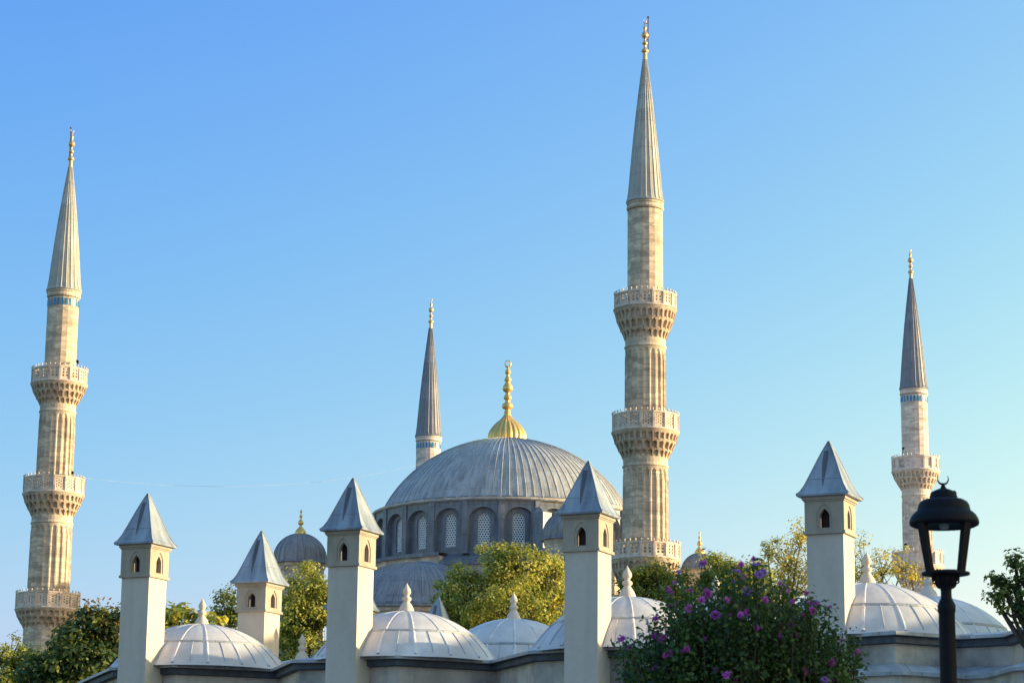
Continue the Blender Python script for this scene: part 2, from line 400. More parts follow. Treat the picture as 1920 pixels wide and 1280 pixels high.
def posts(mb, c, r, z, k=36):
    for j in range(k):
        p = pol(c, r, 2*math.pi*j/k, z)
        mb.lathe((p.x, p.y), [(.03, z), (.03, z+.06), (.07, z+.10), (.07, z+.17), (.02, z+.22)], 5)

def minaret(sp):
    Y = sp['Y']; c = P(*sp['axis'], Y); ms = mpp(c)
    zf = lambda py, hw: P(sp['axis'][0]+(py-sp['axis'][1])*sp.get('lean', 0), py, Y-hw*ms).z
    rot0 = 0
    root = thing('minaret', sp['label'], 'minaret', (c.x, c.y, 0), 'minarets of the mosque')
    stone, carved, par = (M['stone_clean'], M['stone_clean_carved'], M['parapet_clean']) if sp['clean'] else (M['stone'], M['stone_carved'], M['parapet'])
    # spire
    ze = zf(sp['eave'][0], sp['eave'][1]); re = sp['eave'][1]*ms
    zt = P(sp['axis'][0], sp['spire_top'], Y).z; rt = sp.get('tip', 3.6)*ms; rb = sp['spire_hw']*ms
    prof = []
    for i in range(13):
        t = i/12; prof.append((rb+(rt-rb)*t+.065*rb*math.sin(math.pi*t), ze+.12+(zt-ze-.12)*t))
    prof = [(re, ze), (re+.03, ze+.05), (rb+.10, ze+.14), (rb+.02, ze+.3)]+prof[1:]
    mb = MB(); K = 22; mb.lathe((c.x, c.y), prof, K, False, uref=1.0)
    spire = mb.build('spire', M[sp['spire']], root)
    sm = MB()
    for j in range(K):
        a = 2*math.pi*j/K
        sm.tube([pol(c, r+.008, a, z) for r, z in prof[2:]], [.035]*4+[.03]*(len(prof)-6), 4, False, False)
    sm.build('standing_seams', M[sp['spire']], spire)
    # finial
    k = sp['spire_hw']/33*ms; fz = lambda d: zt+d*k*sp.get('fk', 1)
    fp = [(4.3, -1), (4.0, 11), (3.2, 13), (6.6, 15), (7.0, 17.5), (5.5, 20.5), (2.6, 22.5), (2.6, 29), (5.0, 31), (5.6, 33), (4.2, 35.5), (2.2, 37), (2.2, 42), (5.4, 45), (7.0, 49), (5.6, 53), (2.6, 56), (1.7, 60), (3.4, 63), (3.4, 65), (1.5, 67.5), (1.3, 73), (.2, 75)]
    mb = MB(); mb.lathe((c.x, c.y), [(r*k, fz(d)) for r, d in fp], 14)
    fin = mb.build('finial', M[sp['gilt']], root)
    mb = MB(); crescent(mb, (c.x, c.y, fz(78)), 3.6*k, 1.0*k, R(30)); mb.build('crescent', M[sp['gilt']], fin)
    if 'rod' in sp:
        dx, h = sp['rod']; mb = MB(); x = c.x+dx*ms
        mb.tube([(x, c.y, fz(20)), (x, c.y, fz(h))], .035, 5)
        for d in (40, 60, 74): mb.tube([(x, c.y, fz(d)), (c.x, c.y, fz(d))], .03, 4)
        mb.ball((x, c.y, fz(h)), .10, 6); mb.build('lightning_rod', M['rust'], root)
    # upper shaft with cornice
    bs = sp['balc']; rs = sp['shafts']
    zb = zf(bs[0][0], bs[0][2])-.9
    r3 = rs[0]*ms
    mb = MB(); KK = 18
    zc = ze-.02
    mb.lathe((c.x, c.y), [(r3*1.01, zb-.6), (r3, zc-.62), (r3+.02, zc-.6)], KK, False, rot=math.pi/KK)
    mb.lathe((c.x, c.y), [(r3+.02, zc-.55), (r3+.10, zc-.42), (re-.10, zc-.18), (re-.03, zc-.12), (re-.03, zc), (.2, zc)], 36, False)
    mb.lathe((c.x, c.y), [(r3, zb+1.05), (r3+.07, zb+1.1), (r3+.07, zb+1.2), (r3, zb+1.25)], 36, False)
    mb.build('upper_shaft', stone, root)
    if sp.get('tiles'):
        mb = MB(); rr = r3+.025
        for j in range(24):
            a = 2*math.pi*(j+.5)/24; w = .62*math.pi/24; zt0, zt1 = zc-1.35, zc-.72
            mb.add([pol(c, rr, a-w, zt0), pol(c, rr, a+w, zt0), pol(c, rr, a+w, zt1-.18), pol(c, rr+.01, a+w*.5, zt1-.03), pol(c, rr+.01, a, zt1+.04), pol(c, rr+.01, a-w*.5, zt1-.03), pol(c, rr, a-w, zt1-.18)], [tuple(range(7))])
        mb.build('tile_band', M['tile'], root)
    # balconies and fluted shafts
    for i, (yt, yb, hw, yc, style) in enumerate(bs):
        r = hw*ms; z1, z0, zk = zf(yt, hw), zf(yb, hw), zf(yc, rs[i+1])
        rl = rs[i+1]*ms
        mb = MB(); corbel(mb, (c.x, c.y), rl+.02, r-.03, zk, z0-.16)
        bal = mb.build('balcony', carved, root)
        mb = MB(); parapet(mb, (c.x, c.y), r-.05, z0, z1-.1, style); posts(mb, (c.x, c.y), r-.03, z1)
        mb.build('parapet', par, bal)
        zlow = zf(bs[i+1][0], bs[i+1][2])-.9 if i+1 < len(bs) else 0
        mb = MB()
        if i+1 < len(bs):
            zs = zk-.75
            mb.lathe((c.x, c.y), [(rl+.0, zs), (rl+.07, zs+.05), (rl+.07, zs+.14), (rl+.0, zs+.2), (rl+.02, zk+.3)], 40, False)
            fluted(mb, (c.x, c.y), rl*1.02, rl, zlow-.3, zs)
            mb.build('fluted_shaft', stone, root)
        else:
            mb.lathe((c.x, c.y), [(rl*1.6, 0), (rl*1.6, 16), (rl*1.05, 19), (rl*1.02, zk-.6), (rl+.06, zk-.55), (rl+.02, zk+.3)], 20, False)
            mb.build('lower_shaft', stone, root)
    return root, c, ms, zf

mn = {}
mn['N'] = minaret(dict(axis=(1210, 700), Y=171, label='tallest looking minaret right of the great dome with pale spire', clean=False, spire='spire_pale', gilt='copper',
    eave=(372, 36), spire_top=112, spire_hw=33, shafts=(33.4, 37.8, 41.5, 45), rod=(6.5, 86),
    balc=[(541, 567, 59, 628, 'six'), (768, 799, 62.5, 852, 'lattice'), (1013, 1041, 64.5, 1098, 'six')]))
mn['E'] = minaret(dict(axis=(112, 700), Y=199, label='weathered minaret with three balconies at the left edge', clean=False, spire='spire_pale', gilt='copper', tiles=True,
    eave=(540, 33), spire_top=313, spire_hw=30.5, shafts=(29.4, 33, 37.5, 41), rod=(-3, 84), lean=0,
    balc=[(684, 710, 52, 753, 'six'), (889, 918, 56, 962, 'lattice'), (1107, 1136, 58.5, 1174, 'key')]))
mn['S'] = minaret(dict(axis=(806, 700), Y=263, label='farthest minaret, its dark spire rising behind the great dome', clean=True, spire='spire_dark', gilt='gold', tiles=True,
    eave=(815, 25.5), spire_top=615, spire_hw=23.5, tip=3.2, shafts=(23, 25, 27, 30),
    balc=[(949, 972, 41, 1012, 'blind'), (1127, 1150, 43, 1190, 'blind'), (1320, 1340, 45, 1380, 'blind')]))
mn['W'] = minaret(dict(axis=(1715, 800), Y=240, label='clean pale minaret with dark spire behind the street lamp', clean=True, spire='spire_dark', gilt='copper', tiles=True,
    eave=(726, 26.5), spire_top=522, spire_hw=25, tip=3.0, shafts=(25, 26.8, 29, 32), fk=.95,
    balc=[(852, 876, 44.5, 914, 'blind'), (1030, 1056, 47, 1098, 'blind'), (1235, 1260, 49, 1300, 'blind')]))

def speaker(px, py, Y, label):
    p = P(px, py+3, Y); mb = MB()
    a = (random.random()-.5)
    mb.box((p.x, p.y, p.z-.09), .16, .26, .2, (math.cos(a), math.sin(a)))
    mb.add([(p.x+.12*math.cos(t), p.y-.35, p.z+.02+.12*math.sin(t)) for t in np.linspace(0, 2*math.pi, 9)[:8]]+[(p.x+.06*math.cos(t), p.y-.12, p.z+.03+.06*math.sin(t)) for t in np.linspace(0, 2*math.pi, 9)[:8]],
           [(i, (i+1) % 8, 8+(i+1) % 8, 8+i) for i in range(8)]+[tuple(range(8, 16))])
    mb.tube([(p.x, p.y, p.z-.7), (p.x, p.y, p.z)], .04, 5)
    tag(mb.build('loudspeaker', M['rust']), label, 'loudspeaker', 'loudspeakers on the minaret balconies')
speaker(1693, 838, 238.3, 'dark loudspeaker on the top balcony of the clean minaret by the lamp')
speaker(1697, 1018, 238.2, 'dark loudspeaker on the lower balcony of the clean minaret by the lamp')
speaker(146, 676, 198, 'small loudspeaker on the top balcony of the left edge minaret')
speaker(137, 884, 198, 'small loudspeaker on the middle balcony of the left edge minaret')

# cable strung from the left minaret towards the dome
a = P(158, 896, 198); b = P(796, 868, 262.3); pts = []
for i in range(25):
    t = i/24; q = a.lerp(b, t); q.z -= 4*t*(1-t)*1.5; pts.append(q)
mb = MB(); mb.tube(pts, .008, 4)
tag(mb.build('cable', M['lead_eave']), 'thin slack cable strung from the left minaret to the farthest minaret', 'cable')

# ------------------------------------------------------------------ mosque
DC = Vector((-.35, 218, 0)); dms = mpp(P(951, 950, 218))
mosq = thing('mosque', 'great mosque with wide ribbed lead dome and gold finial between the minarets', 'mosque', (DC.x, DC.y, 0))
zc0 = P(951, 951, 218-235*dms).z           # front of dome foot
# apex
Rb = 229*dms; ztop = P(951, 824, 218).z; zfoot = P(951, 938, 218-250*dms).z+.35
Hd = ztop-zfoot
prof = [(250*dms, zfoot-.30), (253*dms, zfoot-.22), (253*dms, zfoot-.12), (Rb+.25, zfoot+.02)]
Rs = (Rb**2+Hd**2)/(2*Hd); phi0 = math.asin(min(1, Rb/Rs))
dome_prof = []
for i in range(25):
    p_ = phi0*(1-i/24); dome_prof.append((max(.02, Rs*math.sin(p_)*(1+.03*math.sin(2*p_))), ztop-Rs*(1-math.cos(p_))))
mb = MB(); mb.lathe(DC, prof+dome_prof, 96, True, uref=Rb)
dome = mb.build('main_dome', M['lead_dome'], mosq)
ribs = MB()
for j in range(96):
    a = 2*math.pi*(j+.37)/96
    ribs.tube([pol(DC, r+.0, a, z+.02) for r, z in dome_prof[:23 if j % 2 else 21]], .038, 4, False, False)
ribs.build('standing_seams', M['lead_dome'], dome)
# snow-guard plates on the dome foot
mb = MB()
for j in range(60):
    a = 2*math.pi*j/60
    if math.cos(a) < -.2: continue
    mb = MB(); q = pol(DC, Rb+.62, a, zfoot+.02); mb.box(q, .85, .05, .16, (math.cos(a), math.sin(a))); mb.build('edge_plate', M['lead_dark'], dome)
# gold finial
px = lambda d: ztop+(824-d)*dms*1.0
gp = [(34.5, 826), (35, 821), (34.5, 815), (32, 808), (27, 800), (20, 792), (12, 785), (7.5, 779), (5.6, 774), (6.5, 773), (6.5, 771), (5, 769), (5.2, 766), (9.5, 764), (10.6, 760), (9.5, 756), (5, 753), (4.6, 748), (7, 746), (7.6, 743), (6.5, 740), (4.4, 738), (4.4, 733), (8, 731), (10, 727), (9, 722), (5.5, 716), (4, 713), (6.5, 711), (6.8, 708), (5, 705), (3.2, 702), (3.4, 698), (5.5, 696), (5.3, 692), (2.5, 688), (1.6, 684), (1.2, 682)]
mb = MB()
n = 120; vs = []; uu = []
for r, d in gp:
    for j in range(n):
        a = 2*math.pi*j/n; k = 1+(.11*abs(math.sin(a*10))**.6-.05 if r > 6 and d > 776 else 0)
        vs.append(pol(DC, r*k*dms, a, px(d)))
mb.add(vs, [(i*n+j, i*n+(j+1) % n, (i+1)*n+(j+1) % n, (i+1)*n+j) for i in range(len(gp)-1) for j in range(n)], None, True)
fin = mb.build('finial', M['gold'], mosq)
mb = MB()
pts = [(DC.x+5.0*dms*math.sin(t)*(1 if True else 0), DC.y, px(678)-6.6*dms*math.cos(t)) for t in np.linspace(R(8), R(352), 22)]
mb.tube(pts, [dms*(.7+1.0*abs(math.cos(t/2))) for t in np.linspace(R(8), R(352), 22)], 6)
mb.build('crescent', M['gold'], fin)

# drum: 24 lead-clad bays, each a deep round-arched recess
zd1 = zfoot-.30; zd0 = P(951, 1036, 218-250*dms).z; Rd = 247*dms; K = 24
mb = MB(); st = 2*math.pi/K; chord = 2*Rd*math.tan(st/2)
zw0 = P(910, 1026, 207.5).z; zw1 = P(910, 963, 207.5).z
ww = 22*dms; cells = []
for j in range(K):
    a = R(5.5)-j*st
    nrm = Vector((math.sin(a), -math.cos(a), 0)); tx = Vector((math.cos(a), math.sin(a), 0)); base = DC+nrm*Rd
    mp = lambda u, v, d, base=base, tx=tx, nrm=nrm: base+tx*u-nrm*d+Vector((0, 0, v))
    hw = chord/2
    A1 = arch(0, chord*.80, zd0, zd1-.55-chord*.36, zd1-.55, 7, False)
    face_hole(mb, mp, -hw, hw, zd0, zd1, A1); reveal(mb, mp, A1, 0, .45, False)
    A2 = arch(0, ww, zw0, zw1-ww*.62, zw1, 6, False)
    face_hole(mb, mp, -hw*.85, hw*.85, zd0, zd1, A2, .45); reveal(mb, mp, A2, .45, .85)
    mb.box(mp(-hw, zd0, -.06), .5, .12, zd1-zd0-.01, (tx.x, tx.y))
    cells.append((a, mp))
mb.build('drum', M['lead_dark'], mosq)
mb = MB()
mb.lathe(DC, [(Rd-.3, zd1-.02), (Rd+.10, zd1-.02), (Rd+.16, zd1+.10), (251*dms, zd1+.22), (251*dms, zd1+.30)], 72, False)
mb.build('cornice', M['stone'], mosq)
# lattice windows (real pierced plates)
def lattice_mesh(mp):
    mb = MB(); s = ww/4.6; hs = s/math.sqrt(3)
    A = arch(0, ww, zw0, zw1-ww*.62, zw1, 6, False); zr = zw1-ww*.62
    inside = lambda u, v: abs(u) < ww/2-.02 and zw0+.02 < v and (v < zr or (u/(ww/2))**2+((v-zr)/(ww*.62))**2 < .93)
    row = 0; v = zw0+hs*.5
    while v < zw1:
        for i in range(-4, 5):
            u = (i+(.5 if row % 2 else 0))*s
            if not inside(u, v): continue
            outer = [(u+hs*math.sin(math.pi/3*k), v+hs*math.cos(math.pi/3*k)) for k in range(6)]
            inner = [(u+hs*.60*math.sin(math.pi/3*k), v+hs*.60*math.cos(math.pi/3*k)) for k in range(6)]
            for k in range(6):
                q = (k+1) % 6
                mb.quad(mp(*outer[q], .62), mp(*outer[k], .62), mp(*inner[k], .62), mp(*inner[q], .62))
                mb.quad(mp(*inner[q], .62), mp(*inner[k], .62), mp(*inner[k], .68), mp(*inner[q], .68))
        v += hs*1.5; row += 1
    B = arch(0, ww-.10, zw0+.05, zr, zw1-.05, 6, False)
    for p, q, e, f in zip(A[:-1], A[1:], B[:-1], B[1:]): mb.quad(mp(*p, .60), mp(*e, .60), mp(*f, .60), mp(*q, .60))
    mb.quad(mp(*A[0], .60), mp(*A[-1], .60), mp(*B[-1], .60), mp(*B[0], .60))
    pm = MB(); c0 = (0, (zw0+zw1)/2); pp = [mp(*p, .85) for p in A]; pm.add(pp, [tuple(reversed(range(len(pp))))])
    return mb, pm
for a, mp in cells:
    if -1.6 < a < .9 and not (R(12) < a < R(28)):
        lm, pm = lattice_mesh(mp); wo = lm.build('window', M['lattice'], mosq); pm.build('pane', M['pane'], wo)
    else:
        pm = MB(); A = arch(0, ww, zw0, zw1-ww*.62, zw1, 6, False); pp = [mp(*p, .80) for p in A]; pm.add(pp, [tuple(reversed(range(len(pp))))])
        pm.build('window', M['pane'], mosq)
# faceted buttress on the drum
mb = MB(); a = R(14.0); nrm = Vector((math.sin(a), -math.cos(a), 0)); tx = Vector((math.cos(a), math.sin(a), 0)); b0 = DC+nrm*Rd
bz0 = zd0; bz1 = P(1005, 962, 206).z; bz2 = P(1005, 948, 206).z; w2 = 17*dms
plan = [(-w2, -.2), (-w2, .9), (-.1, 1.5), (w2, .9), (w2, -.2)]
lo = [b0+tx*u+nrm*d+Vector((0, 0, bz0)) for u, d in plan]; hi = [b0+tx*u+nrm*d+Vector((0, 0, bz1)) for u, d in plan]; ap = b0+tx*(-.1)+nrm*.1+Vector((0, 0, bz2))
mb.add(lo+hi+[ap], [(i, i+1, 6+i, 5+i) for i in range(4)]+[(5+i, 6+i, 10) for i in range(4)])
mb.build('buttress', M['lead_dark'], mosq)

def turret(px_, py_top, py_eave, hw, Y, zlow_py, finial=True, label=None, shape=1.0):
    c = P(px_, py_eave, Y); s = mpp(c); r = hw*s; z0 = P(px_, py_eave, Y-r).z; z1 = P(px_, py_top, Y).z; H = z1-z0
    Rs = (r*r+H*H)/(2*H); ph = math.asin(min(1, r/Rs)) if H <= r else math.pi-math.asin(r/Rs)
    pr = [(r-.1, z0-.22), (r+.18, z0-.2), (r+.2, z0-.06), (r+.02, z0)]+[(max(.02, Rs*math.sin(ph*(1-i/12))), z1-Rs*(1-math.cos(ph*(1-i/12)))) for i in range(13)]
    mb = MB(); mb.lathe(c, pr, 32, True, uref=r); d = mb.build('turret_dome', M['lead_small'], mosq)
    rb = MB()
    for j in range(24): rb.tube([pol(c, q[0], 2*math.pi*j/24, q[1]+.01) for q in pr[4:15]], .05, 4, False, False)
    rb.build('standing_seams', M['lead_small'], d)
    mb = MB(); zl = P(px_, zlow_py, Y-r).z
    mb.lathe(c, [(r*1.02, 12), (r*1.02, zl), (r*.97, zl+.1), (r*.97, z0-.6), (r+.02, z0-.5), (r+.1, z0-.22)], 8, False, rot=math.pi/8, uref=r)
    mb.build('turret_drum', M['stone'], mosq)
    if finial:
        fp = [(10.5, 0), (10.5, 4), (8.5, 8), (4.5, 12), (2.2, 15.5), (2.2, 17), (5, 19), (5.4, 21.5), (4, 25), (1.6, 28.5), (1.3, 31), (3, 33), (3, 35), (1.4, 37), (1.1, 40), (2.3, 42), (2, 44.5), (.2, 47)]
        k = s*(hw/50 if hw > 40 else .9); mb = MB(); mb.lathe(c, [(q*k, z1-.05+d_*k) for q, d_ in fp], 16); mb.build('turret_finial', M['gold'], d)
    return c
turret(562, 1000, 1048, 50, 215, 1095)
turret(1312, 1037, 1062, 34, 215, 1090)
turret(1063, 959, 1004, 45, 200, 1040, False)
# added pier hidden behind the chimney, put there to shade the lower dome
mb = MB(); zp = P(1110, 1024, 203).z
mb.box((6.8, 202, 12), 3.4, 17, zp-12); mb.box((6.8, 203, zp), 2.6, 15, .5); mb.build('shading_pier', M['stone'], mosq)
# stepped stone parapets below the drum, lower semi-dome and body
mb = MB()
z_hi = P(790, 1041, 209).z; z_lo = P(880, 1049, 205).z
mb.lathe(DC, [(Rd-.5, zd0+.15), (268*dms, z_hi), (270*dms, z_hi-.05), (270*dms, z_hi-.35)], 20, False, R(-78), R(-26))
mb.lathe(DC, [(Rd-.5, zd0+.05), (268*dms, z_lo), (270*dms, z_lo-.05), (270*dms, z_lo-.35)], 24, False, R(-26), R(70))
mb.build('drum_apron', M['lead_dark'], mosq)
mb = MB()
mb.lathe(DC, [(266*dms, 14), (266*dms, z_hi-.30)], 20, False, R(-78), R(-26)); mb.lathe(DC, [(266*dms, 14), (266*dms, z_lo-.30)], 24, False, R(-26), R(70))
a = R(-26); mb.quad(pol(DC, 266*dms, a, 14), pol(DC, Rd-1, a, 14), pol(DC, Rd-1, a, z_hi-.3), pol(DC, 266*dms, a, z_hi-.3))
mb.build('stepped_parapet', M['stone'], mosq)
c = P(782, 1128, 203); s = mpp(c); r = 166*s; z0 = P(782, 1130, 203-r).z; z1 = P(782, 1051, 203).z-.12; H = z1-z0; Rs = (r*r+H*H)/(2*H); ph = math.asin(r/Rs)
pr = [(r-.2, z0-.3), (r+.25, z0-.28), (r+.28, z0-.1), (r+.02, z0)]+[(max(.02, Rs*math.sin(ph*(1-i/16))), z1-Rs*(1-math.cos(ph*(1-i/16)))) for i in range(17)]
mb = MB(); mb.lathe(c, pr, 64, True, uref=r); d = mb.build('lower_dome', M['lead_small'], mosq)
rb = MB()
for j in range(64): rb.tube([pol(c, q[0], 2*math.pi*j/64, q[1]+.01) for q in pr[4:19]], .045, 4, False, False)
rb.build('standing_seams', M['lead_small'], d)
mb = MB()
for j in range(-12, 13):
    mb = MB(); mb.box(pol(c, r+.1, 2*math.pi*j/48, z0), .7, .05, .16, (math.cos(2*math.pi*j/48), math.sin(2*math.pi*j/48))); mb.build('edge_plate', M['lead_dark'], d)
mb = MB(); mb.lathe(c, [(r*.98, 10), (r*.98, z0-.7), (r+.02, z0-.6), (r+.15, z0-.3)], 40, False, uref=r); mb.build('lower_drum', M['stone'], mosq)
# body of the mosque
cs = {k: mn[k][1] for k in mn}; ctr = (cs['N']+cs['S'])/2; zt = 19.0
order = ['E', 'N', 'W', 'S']; q = [cs[k]+(ctr-cs[k]).normalized()*4.0 for k in order]
mb = MB()
for i in range(4):
    p0, p1 = q[i], q[(i+1) % 4]; L = (p1-p0).length; tx = (p1-p0).normalized(); nr = Vector((tx.y, -tx.x, 0))
    p0 = Vector((p0.x, p0.y, 0)); tx.z = 0; nr.z = 0
    mp = lambda u, v, d, p0=p0, tx=tx, nr=nr: p0+tx*u-nr*d+Vector((0, 0, v))
    nb = 9
    for b in range(nb):
        u0, u1 = L*b/nb, L*(b+1)/nb; A = arch((u0+u1)/2, 1.8, 8, 11, 12.2, 5)
        face_hole(mb, mp, u0, u1, 0, 16.5, A); reveal(mb, mp, A, 0, .5)
        mb.quad(mp((u0+u1)/2-1, 7.9, .45), mp((u0+u1)/2+1, 7.9, .45), mp((u0+u1)/2+1, 12.3, .45), mp((u0+u1)/2-1, 12.3, .45))
    mb.quad(mp(0, 16.5, -.3), mp(L, 16.5, -.3), mp(L, 17.0, -.35), mp(0, 17.0, -.35))
mb.build('mosque_wall', M['stone'], mosq)
mb = MB(); z = 17.0; qq = [Vector((v.x, v.y, z)) for v in q]; mb.quad(*qq)
inner = [Vector((v.x, v.y, 20.5))+(Vector((ctr.x, ctr.y, 20.5))-Vector((v.x, v.y, 20.5)))*.42 for v in q]
for i in range(4): mb.quad(qq[i]+Vector((0, 0, .02)), qq[(i+1) % 4]+Vector((0, 0, .02)), inner[(i+1) % 4], inner[i])
mb.quad(*inner); mb.build('mosque_roof', M['lead_small'], mosq)

# ------------------------------------------------------------------ bathhouse
ZE = P(1600, 1190, 60).z
bath = thing('bathhouse', 'stone bathhouse with a row of pale lead domes and slender chimneys', 'bathhouse', (0, 68, 0))
front = [PZ(x, y, ZE) for x, y in [(145, 1280), (205, 1253), (285, 1249), (325, 1247), (510, 1255), (545, 1239), (610, 1238), (680, 1233), (746, 1230), (919, 1240), (990, 1222), (1058, 1219), (1130, 1215), (1195, 1212)]]
front += [PZ(x, y, ZE) for x, y in [(1368, 1222), (1432, 1203), (1500, 1199), (1600, 1190), (1680, 1185), (1800, 1194), (1880, 1190), (1925, 1174)]]
e0 = front[-1]; front += [e0+Vector((2.6, -1.4, 0)), e0+Vector((5.0, -.2, 0)), e0+Vector((14, 6, 0)), e0+Vector((9, 26, 0)), front[0]+Vector((6, 14, 0))]
NF = len(front)
def offset_poly(poly, d):
    res = []; n = len(poly)
    for i in range(n):
        p0, p1, p2 = poly[i-1], poly[i], poly[(i+1) % n]
        e1 = (p1-p0).normalized(); e2 = (p2-p1).normalized(); n1 = Vector((e1.y, -e1.x, 0)); n2 = Vector((e2.y, -e2.x, 0))
        b = (n1+n2); b = b/max(.35, b.length_squared)*2
        res.append(p1+b*d)
    return res
def poly_at(poly, z): return [Vector((p.x, p.y, z)) for p in poly]
def band(mb, A, B):
    n = len(A); L = 0
    for i in range(n):
        j = (i+1) % n; l = (A[j]-A[i]).length; h = (B[i]-A[i]).length
        mb.quad(A[i], A[j], B[j], B[i], ((L, 0), (L+l, 0), (L+l, h), (L, h))); L += l
def wall_band(mb, A, B):
    n = len(A); L = 0
    for i in range(n):
        j = (i+1) % n; l = (A[j]-A[i]).length
        mb.quad(A[i], A[j], B[j], B[i], ((L, A[i].z), (L+l, A[j].z), (L+l, B[j].z), (L, B[i].z))); L += l
eave = front; wall = offset_poly(front, -.30); soff = offset_poly(front, -.12)
mb = MB(); wall_band(mb, poly_at(wall, 0), poly_at(wall, ZE-.24)); mb.build('wall', M['wall'], bath)
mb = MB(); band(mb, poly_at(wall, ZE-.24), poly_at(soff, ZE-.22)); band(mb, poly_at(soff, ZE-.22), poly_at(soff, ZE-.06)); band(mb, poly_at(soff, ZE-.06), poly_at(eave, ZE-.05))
mb.build('shaded_fascia', M['shaded_fascia'], bath)  # soffit and edge band coloured as the shade below the eave
mb = MB(); ins = offset_poly(front, -.55)
band(mb, poly_at(eave, ZE-.05), poly_at(eave, ZE+.04)); band(mb, poly_at(eave, ZE+.04), poly_at(ins, ZE+.14))
ro = mb.build('roof', M['lead_eave'], bath)
bm = bmesh.new(); vs = [bm.verts.new(Vector(p)-bath.location) for p in poly_at(ins, ZE+.14)]
es = [bm.edges.new((vs[i], vs[(i+1) % NF])) for i in range(NF)]; bmesh.ops.triangle_fill(bm, use_beauty=True, edges=es)
me = bpy.data.meshes.new('roof_deck'); bm.to_mesh(me); bm.free(); me.materials.append(M['lead_eave']); o = bpy.data.objects.new('roof_deck', me); COL.objects.link(o); o.parent = bath
# lower lead ledge on the right with shallow arch panels under it
lp = [front[i] for i in range(13, 25)]
mb = MB(); lm = MB(); L = 0
zl = P(1700, 1256, 58.5).z
outs = []
for i, p in enumerate(lp):
    a_ = lp[max(0, i-1)]; b_ = lp[min(len(lp)-1, i+1)]; e = (b_-a_).normalized(); nrm = Vector((e.y, -e.x, 0)); outs.append((p-nrm*.3, p+nrm*.55, p+nrm*.38))
for (a0, a1, a2), (b0, b1, b2) in zip(outs[:-1], outs[1:]):
    v = lambda p, z: Vector((p.x, p.y, z))
    mb.quad(v(a1, zl), v(b1, zl), v(b0, zl+.26), v(a0, zl+.26)); mb.quad(v(a1, zl-.09), v(b1, zl-.09), v(b1, zl), v(a1, zl)); mb.quad(v(a2, zl-.1), v(b2, zl-.1), v(b1, zl-.09), v(a1, zl-.09))
    lm.quad(v(a2, 0), v(b2, 0), v(b2, zl-.1), v(a2, zl-.1))
mb.build('ledge', M['lead_eave'], bath); lm.build('lower_wall', M['wall'], bath)
for i in (5, 7):
    mb = MB()
    p = outs[i][2].lerp(outs[i+1][2], .5); e = (outs[i+1][2]-outs[i][2]).normalized(); nr = Vector((e.y, -e.x, 0))
    mb.tube([Vector((p.x, p.y, zl-.75))+e*(.62*math.cos(t))+nr*.02+Vector((0, 0, .45*math.sin(t))) for t in np.linspace(0, math.pi, 13)], .06, 5); mb.build('arch_moulding', M['lead_eave'], bath)

def stone_finial(c, z, k, parent, mat='finial_stone'):
    fp = [(12.5, -3), (12.5, 0), (11.8, 5), (9.5, 11), (6, 17), (4.6, 20), (7.2, 22), (7.6, 25), (6.8, 27), (4.2, 29), (4, 31.5), (6, 34), (6.8, 37.5), (6, 41.5), (3.2, 47), (.9, 52), (.1, 54)]
    mb = MB(); mb.lathe(c, [(r*k*1.2, z+d*k*1.03) for r, d in fp], 18); return mb.build('finial', M[mat], parent)
def bath_dome(x, y, ztop, Rb=2.66, nr=16, fk=1.0, ph=0.0):
    c = Vector((x, y, 0)); H = ztop-(ZE+.16); Rs = (Rb*Rb+H*H)/(2*H); phi = math.asin(min(1, Rb/Rs))
    pr = [(max(.02, Rs*math.sin(phi*(1-i/14))), ztop-Rs*(1-math.cos(phi*(1-i/14)))) for i in range(15)]
    mb = MB(); n = nr*4; m = n; vs = []; fs = []; uv = []
    base = [(Rb+.10, ZE+.02)]+pr
    mb.lathe(c, base, n, True, uref=.3)
    d = mb.build('dome', M['lead_white'], bath)
    st = 2*math.pi/nr
    rb = MB()
    for j in range(nr):
        a = st*(j+ph); rb.tube([pol(c, Rb+.05, a, ZE+.09)]+[pol(c, r-.028, a, z-.02) for r, z in pr[:14]], [.045]+[.064-.03*i/13 for i in range(14)], 8, True)
    rb.build('rib', M['lead_white'], d)
    sm = MB(); i = 4
    rr, zz = pr[4]; sm.lathe(c, [(rr+.035, zz-.035), (rr+.02, zz+.03), (rr-.05, zz+.05)], n, False)
    for j in range(nr):
        a = st*(j+ph+.5); sm.tube([pol(c, r, a, z+.004) for r, z in pr[:5]], .016, 4, False, False)
    sm.build('sheet_seam', M['lead_eave'], d)
    stone_finial(c, ztop-.02, .0156*fk, d)
for px_, py_, Yd, fk in ((378, 1170, 74.2, .95), (762, 1146, 70.4, 1), (1176, 1119, 66.8, 1.05), (1626, 1094, 62.5, 1.0)):
    p = P(px_, py_, Yd); bath_dome(p.x, p.y, p.z, fk=fk, ph=random.random())
for px_, py_, Yd, fk in ((963, 1160, 76, 1), (1342, 1128, 72.2, .95), (1741, 1118, 68.4, 1.1)):
    p = P(px_, py_, Yd); bath_dome(p.x, p.y, p.z, fk=fk, ph=random.random())
p = P(566, 1236, 78); bath_dome(p.x, p.y, p.z, 1.5, 12, 1.0)

